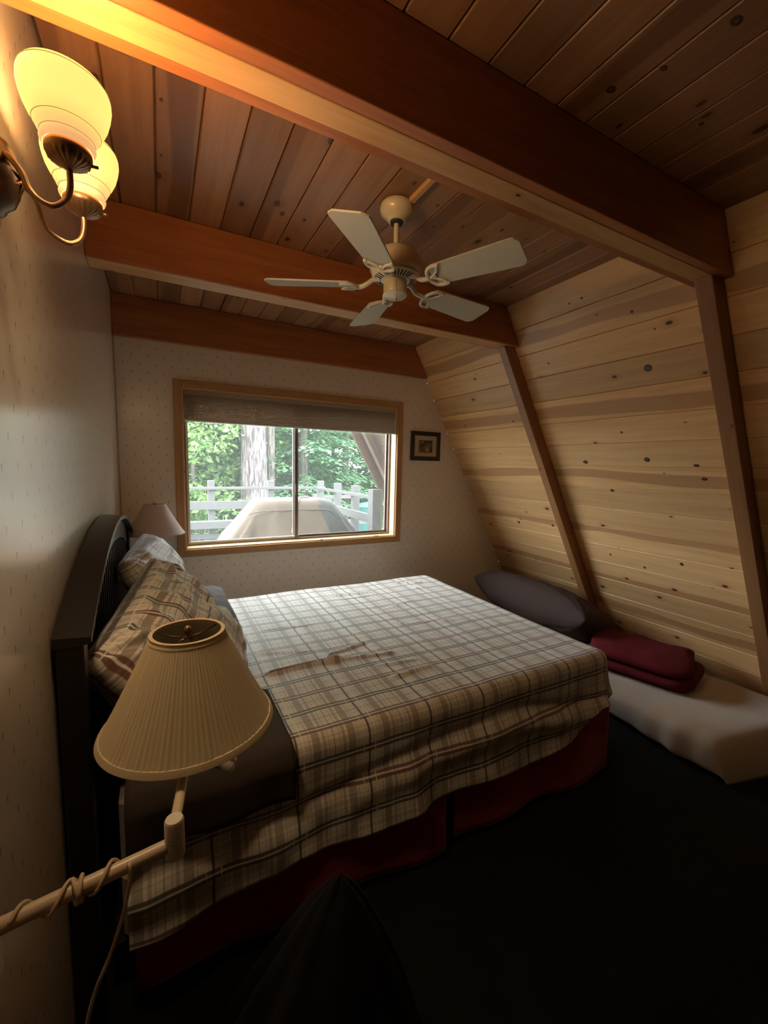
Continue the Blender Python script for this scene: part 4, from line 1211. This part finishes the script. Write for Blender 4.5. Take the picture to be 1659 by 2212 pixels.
# trees
def conifer_mesh(seed, h=9.0, z0=.6, spread=2.6, nb=95, dens=125, size=.06):
    r = random.Random(seed); vs = []; fs = []
    for b in range(nb):
        t_ = (b+.5)/nb; z = z0+(h-z0)*t_; L = spread*(1-t_*.85)*r.uniform(.7, 1.1); a = b*2.399+r.uniform(-.3, .3)
        dx, dy = math.cos(a), math.sin(a)
        for k in range(int(dens*(.4+L/spread))):
            s = L*r.uniform(.12, 1)**.8; droop = -.16*s-.05*s*s
            lat = r.gauss(0, .16+.10*s)*.8
            c = Vector((dx*s-dy*lat, dy*s+dx*lat, z+droop+r.gauss(0, .05)-abs(lat)*.2))
            w = size*r.uniform(.5, 1.2); l = size*r.uniform(2.2, 4.2)
            an = a+(.7 if lat > 0 else -.7)+r.uniform(-.4, .4)
            d = Vector((math.cos(an), math.sin(an), r.uniform(-.5, .1)))*l; s_ = Vector((-math.sin(an), math.cos(an), r.uniform(-.3, .3)))*w
            n0 = len(vs); vs += [c-d*.5, c+s_, c+d*.5, c-s_]; fs.append((n0, n0+1, n0+2, n0+3))
    return vs, fs
def broad_mesh(seed, h=7.0, rad=2.2, n=20000, size=.07):
    r = random.Random(seed); vs = []; fs = []
    blobs = [(r.uniform(-rad*.7, rad*.7), r.uniform(-rad*.7, rad*.7), r.uniform(.6, h), r.uniform(.45, 1.0)) for _ in range(34)]
    for k in range(n):
        bx, by, bz, br = r.choice(blobs); u = Vector((r.gauss(0, 1), r.gauss(0, 1), r.gauss(0, .7))); u.normalize()
        c = Vector((bx, by, bz))+u*br*r.uniform(.6, 1.0)
        d = Vector((r.gauss(0, 1), r.gauss(0, 1), r.gauss(0, .6))).normalized()*size*r.uniform(.7, 1.5); e = d.cross(Vector((r.gauss(0, 1), r.gauss(0, 1), r.gauss(0, 1))).normalized())
        n0 = len(vs); vs += [c-d, c+e*.6, c+d, c-e*.6]; fs.append((n0, n0+1, n0+2, n0+3))
    return vs, fs
def mk(name, vf, mat):
    me = bpy.data.meshes.new(name); me.from_pydata([tuple(v) for v in vf[0]], [], vf[1]); me.materials.append(mat); return me
me_con = mk('foliage', conifer_mesh(3), M_LEAF_B); me_con2 = mk('foliage', conifer_mesh(8, 8, .3, 2.3, 90, 120, .06), M_LEAF_B)
me_bro = mk('foliage', broad_mesh(5), M_LEAF_A); me_bro2 = mk('foliage', broad_mesh(12, 6, 2.1, 18000, .065), M_LEAF_A)
def trunk_mesh(r0, r1, h, seed, n=20, flare=.5):
    m = MB(); pts = []; rr = []
    for i in range(15):
        t_ = i/14; pts.append((.08*nz3(t_*2, seed, 0)*h*.15, .08*nz3(seed, t_*2, 1)*h*.15, h*t_)); rr.append((r0+(r1-r0)*t_)*(1+flare*math.exp(-t_*h/.5)))
    m.tube(pts, rr, n); return m
def tree(x, y, fol, r0, h, label, sc=1.0, rot=0, bark=M_BARK2, zoff=0):
    root = empty('tree', (x, y, -.6), label=label, cat='tree')
    root['group'] = 'trees beyond the deck'
    m = trunk_mesh(r0, r0*.35, h, x); m.build('trunk', bark, root, True)
    if fol:
        f = link(bpy.data.objects.new('foliage', fol)); f.parent = root; f.rotation_euler = (0, 0, rot); f.scale = (sc, sc, sc); f['kind'] = 'stuff'; f.location = (0, 0, zoff)
    return root
big = empty('tree', (2.43, 8.2, -.6), label='big tree trunk with grey plated bark seen through the left pane', cat='tree')
m = trunk_mesh(.33, .25, 9, 2.0, 40, .35)
# plated bark relief
vv = []
for (x, y, z) in m.v:
    a = math.atan2(y, x); f = 1+.05*math.sin(a*17+2*math.sin(z*2.1))+.03*nz3(math.cos(a)*6, math.sin(a)*6, z*2); vv.append((x*f, y*f, z))
m.v = vv; m.build('trunk', M_BARK, big, True)
m = trunk_mesh(.13, .10, 9, 5.0, 16, .2); o = m.build('second_stem', M_BARK2, big, True); o.location = (.42, .25, 0)
tree(.95, 8.8, me_bro, .07, 7, 'thin tree with loose bright leaves at the far left of the window', 1.0, .4)
tree(1.55, 10.5, me_bro2, .09, 7, 'slim tree between the left window edge and the big trunk', 1.1, 2.0)
tree(4.05, 9.2, me_con, .16, 9, 'fir tree with drooping sprays just right of the big trunk', .9, 1.0, zoff=.3)
tree(6.0, 10.5, me_con2, .14, 8, 'fir tree behind the right half of the window', 1.0, .3, zoff=-.1)
tree(8.1, 11.0, me_con, .12, 8, 'bright green fir near the right edge of the window', .85, 2.4, zoff=-.2)
tree(2.3, 13.5, me_con2, .15, 9, 'fir standing far behind the big trunk', 1.2, 4.0)
tree(-.6, 10.0, me_bro, .08, 7, 'leafy tree left of the window view', 1.1, 5.0)
tree(.6, 14.0, me_con, .14, 9, 'tall fir far behind the leafy trees on the left', 1.1, .9)
tree(5.2, 15.0, me_con, .14, 9, 'distant fir behind the middle of the deck railing', 1.1, 3.3)
tree(9.8, 14.5, me_con2, .14, 9, 'distant fir at the far right beyond the overhang', 1.2, 5.3)
tree(3.4, 17.5, me_bro2, .1, 8, 'far leafy tree in the gap between the firs', 1.4, 1.1)
tree(7.6, 17.0, me_bro, .1, 8, 'far leafy tree behind the right-hand firs', 1.4, .2)
tree(9.2, 20.0, me_con, .14, 9, 'farthest fir on the right, behind two rows of trees', 1.5, 2.2)
tree(5.5, 21.0, me_con2, .14, 9, 'farthest fir in the middle of the window view', 1.6, 4.4)
tree(2.0, 20.0, me_con, .14, 9, 'farthest fir on the left of the window view', 1.5, 5.5)
tree(12.5, 18.5, me_con2, .14, 9, 'farthest fir seen past the roof overhang', 1.5, .7)
tree(11.5, 12.5, me_bro2, .1, 8, 'leafy tree beyond the right end of the deck', 1.2, 3.9)
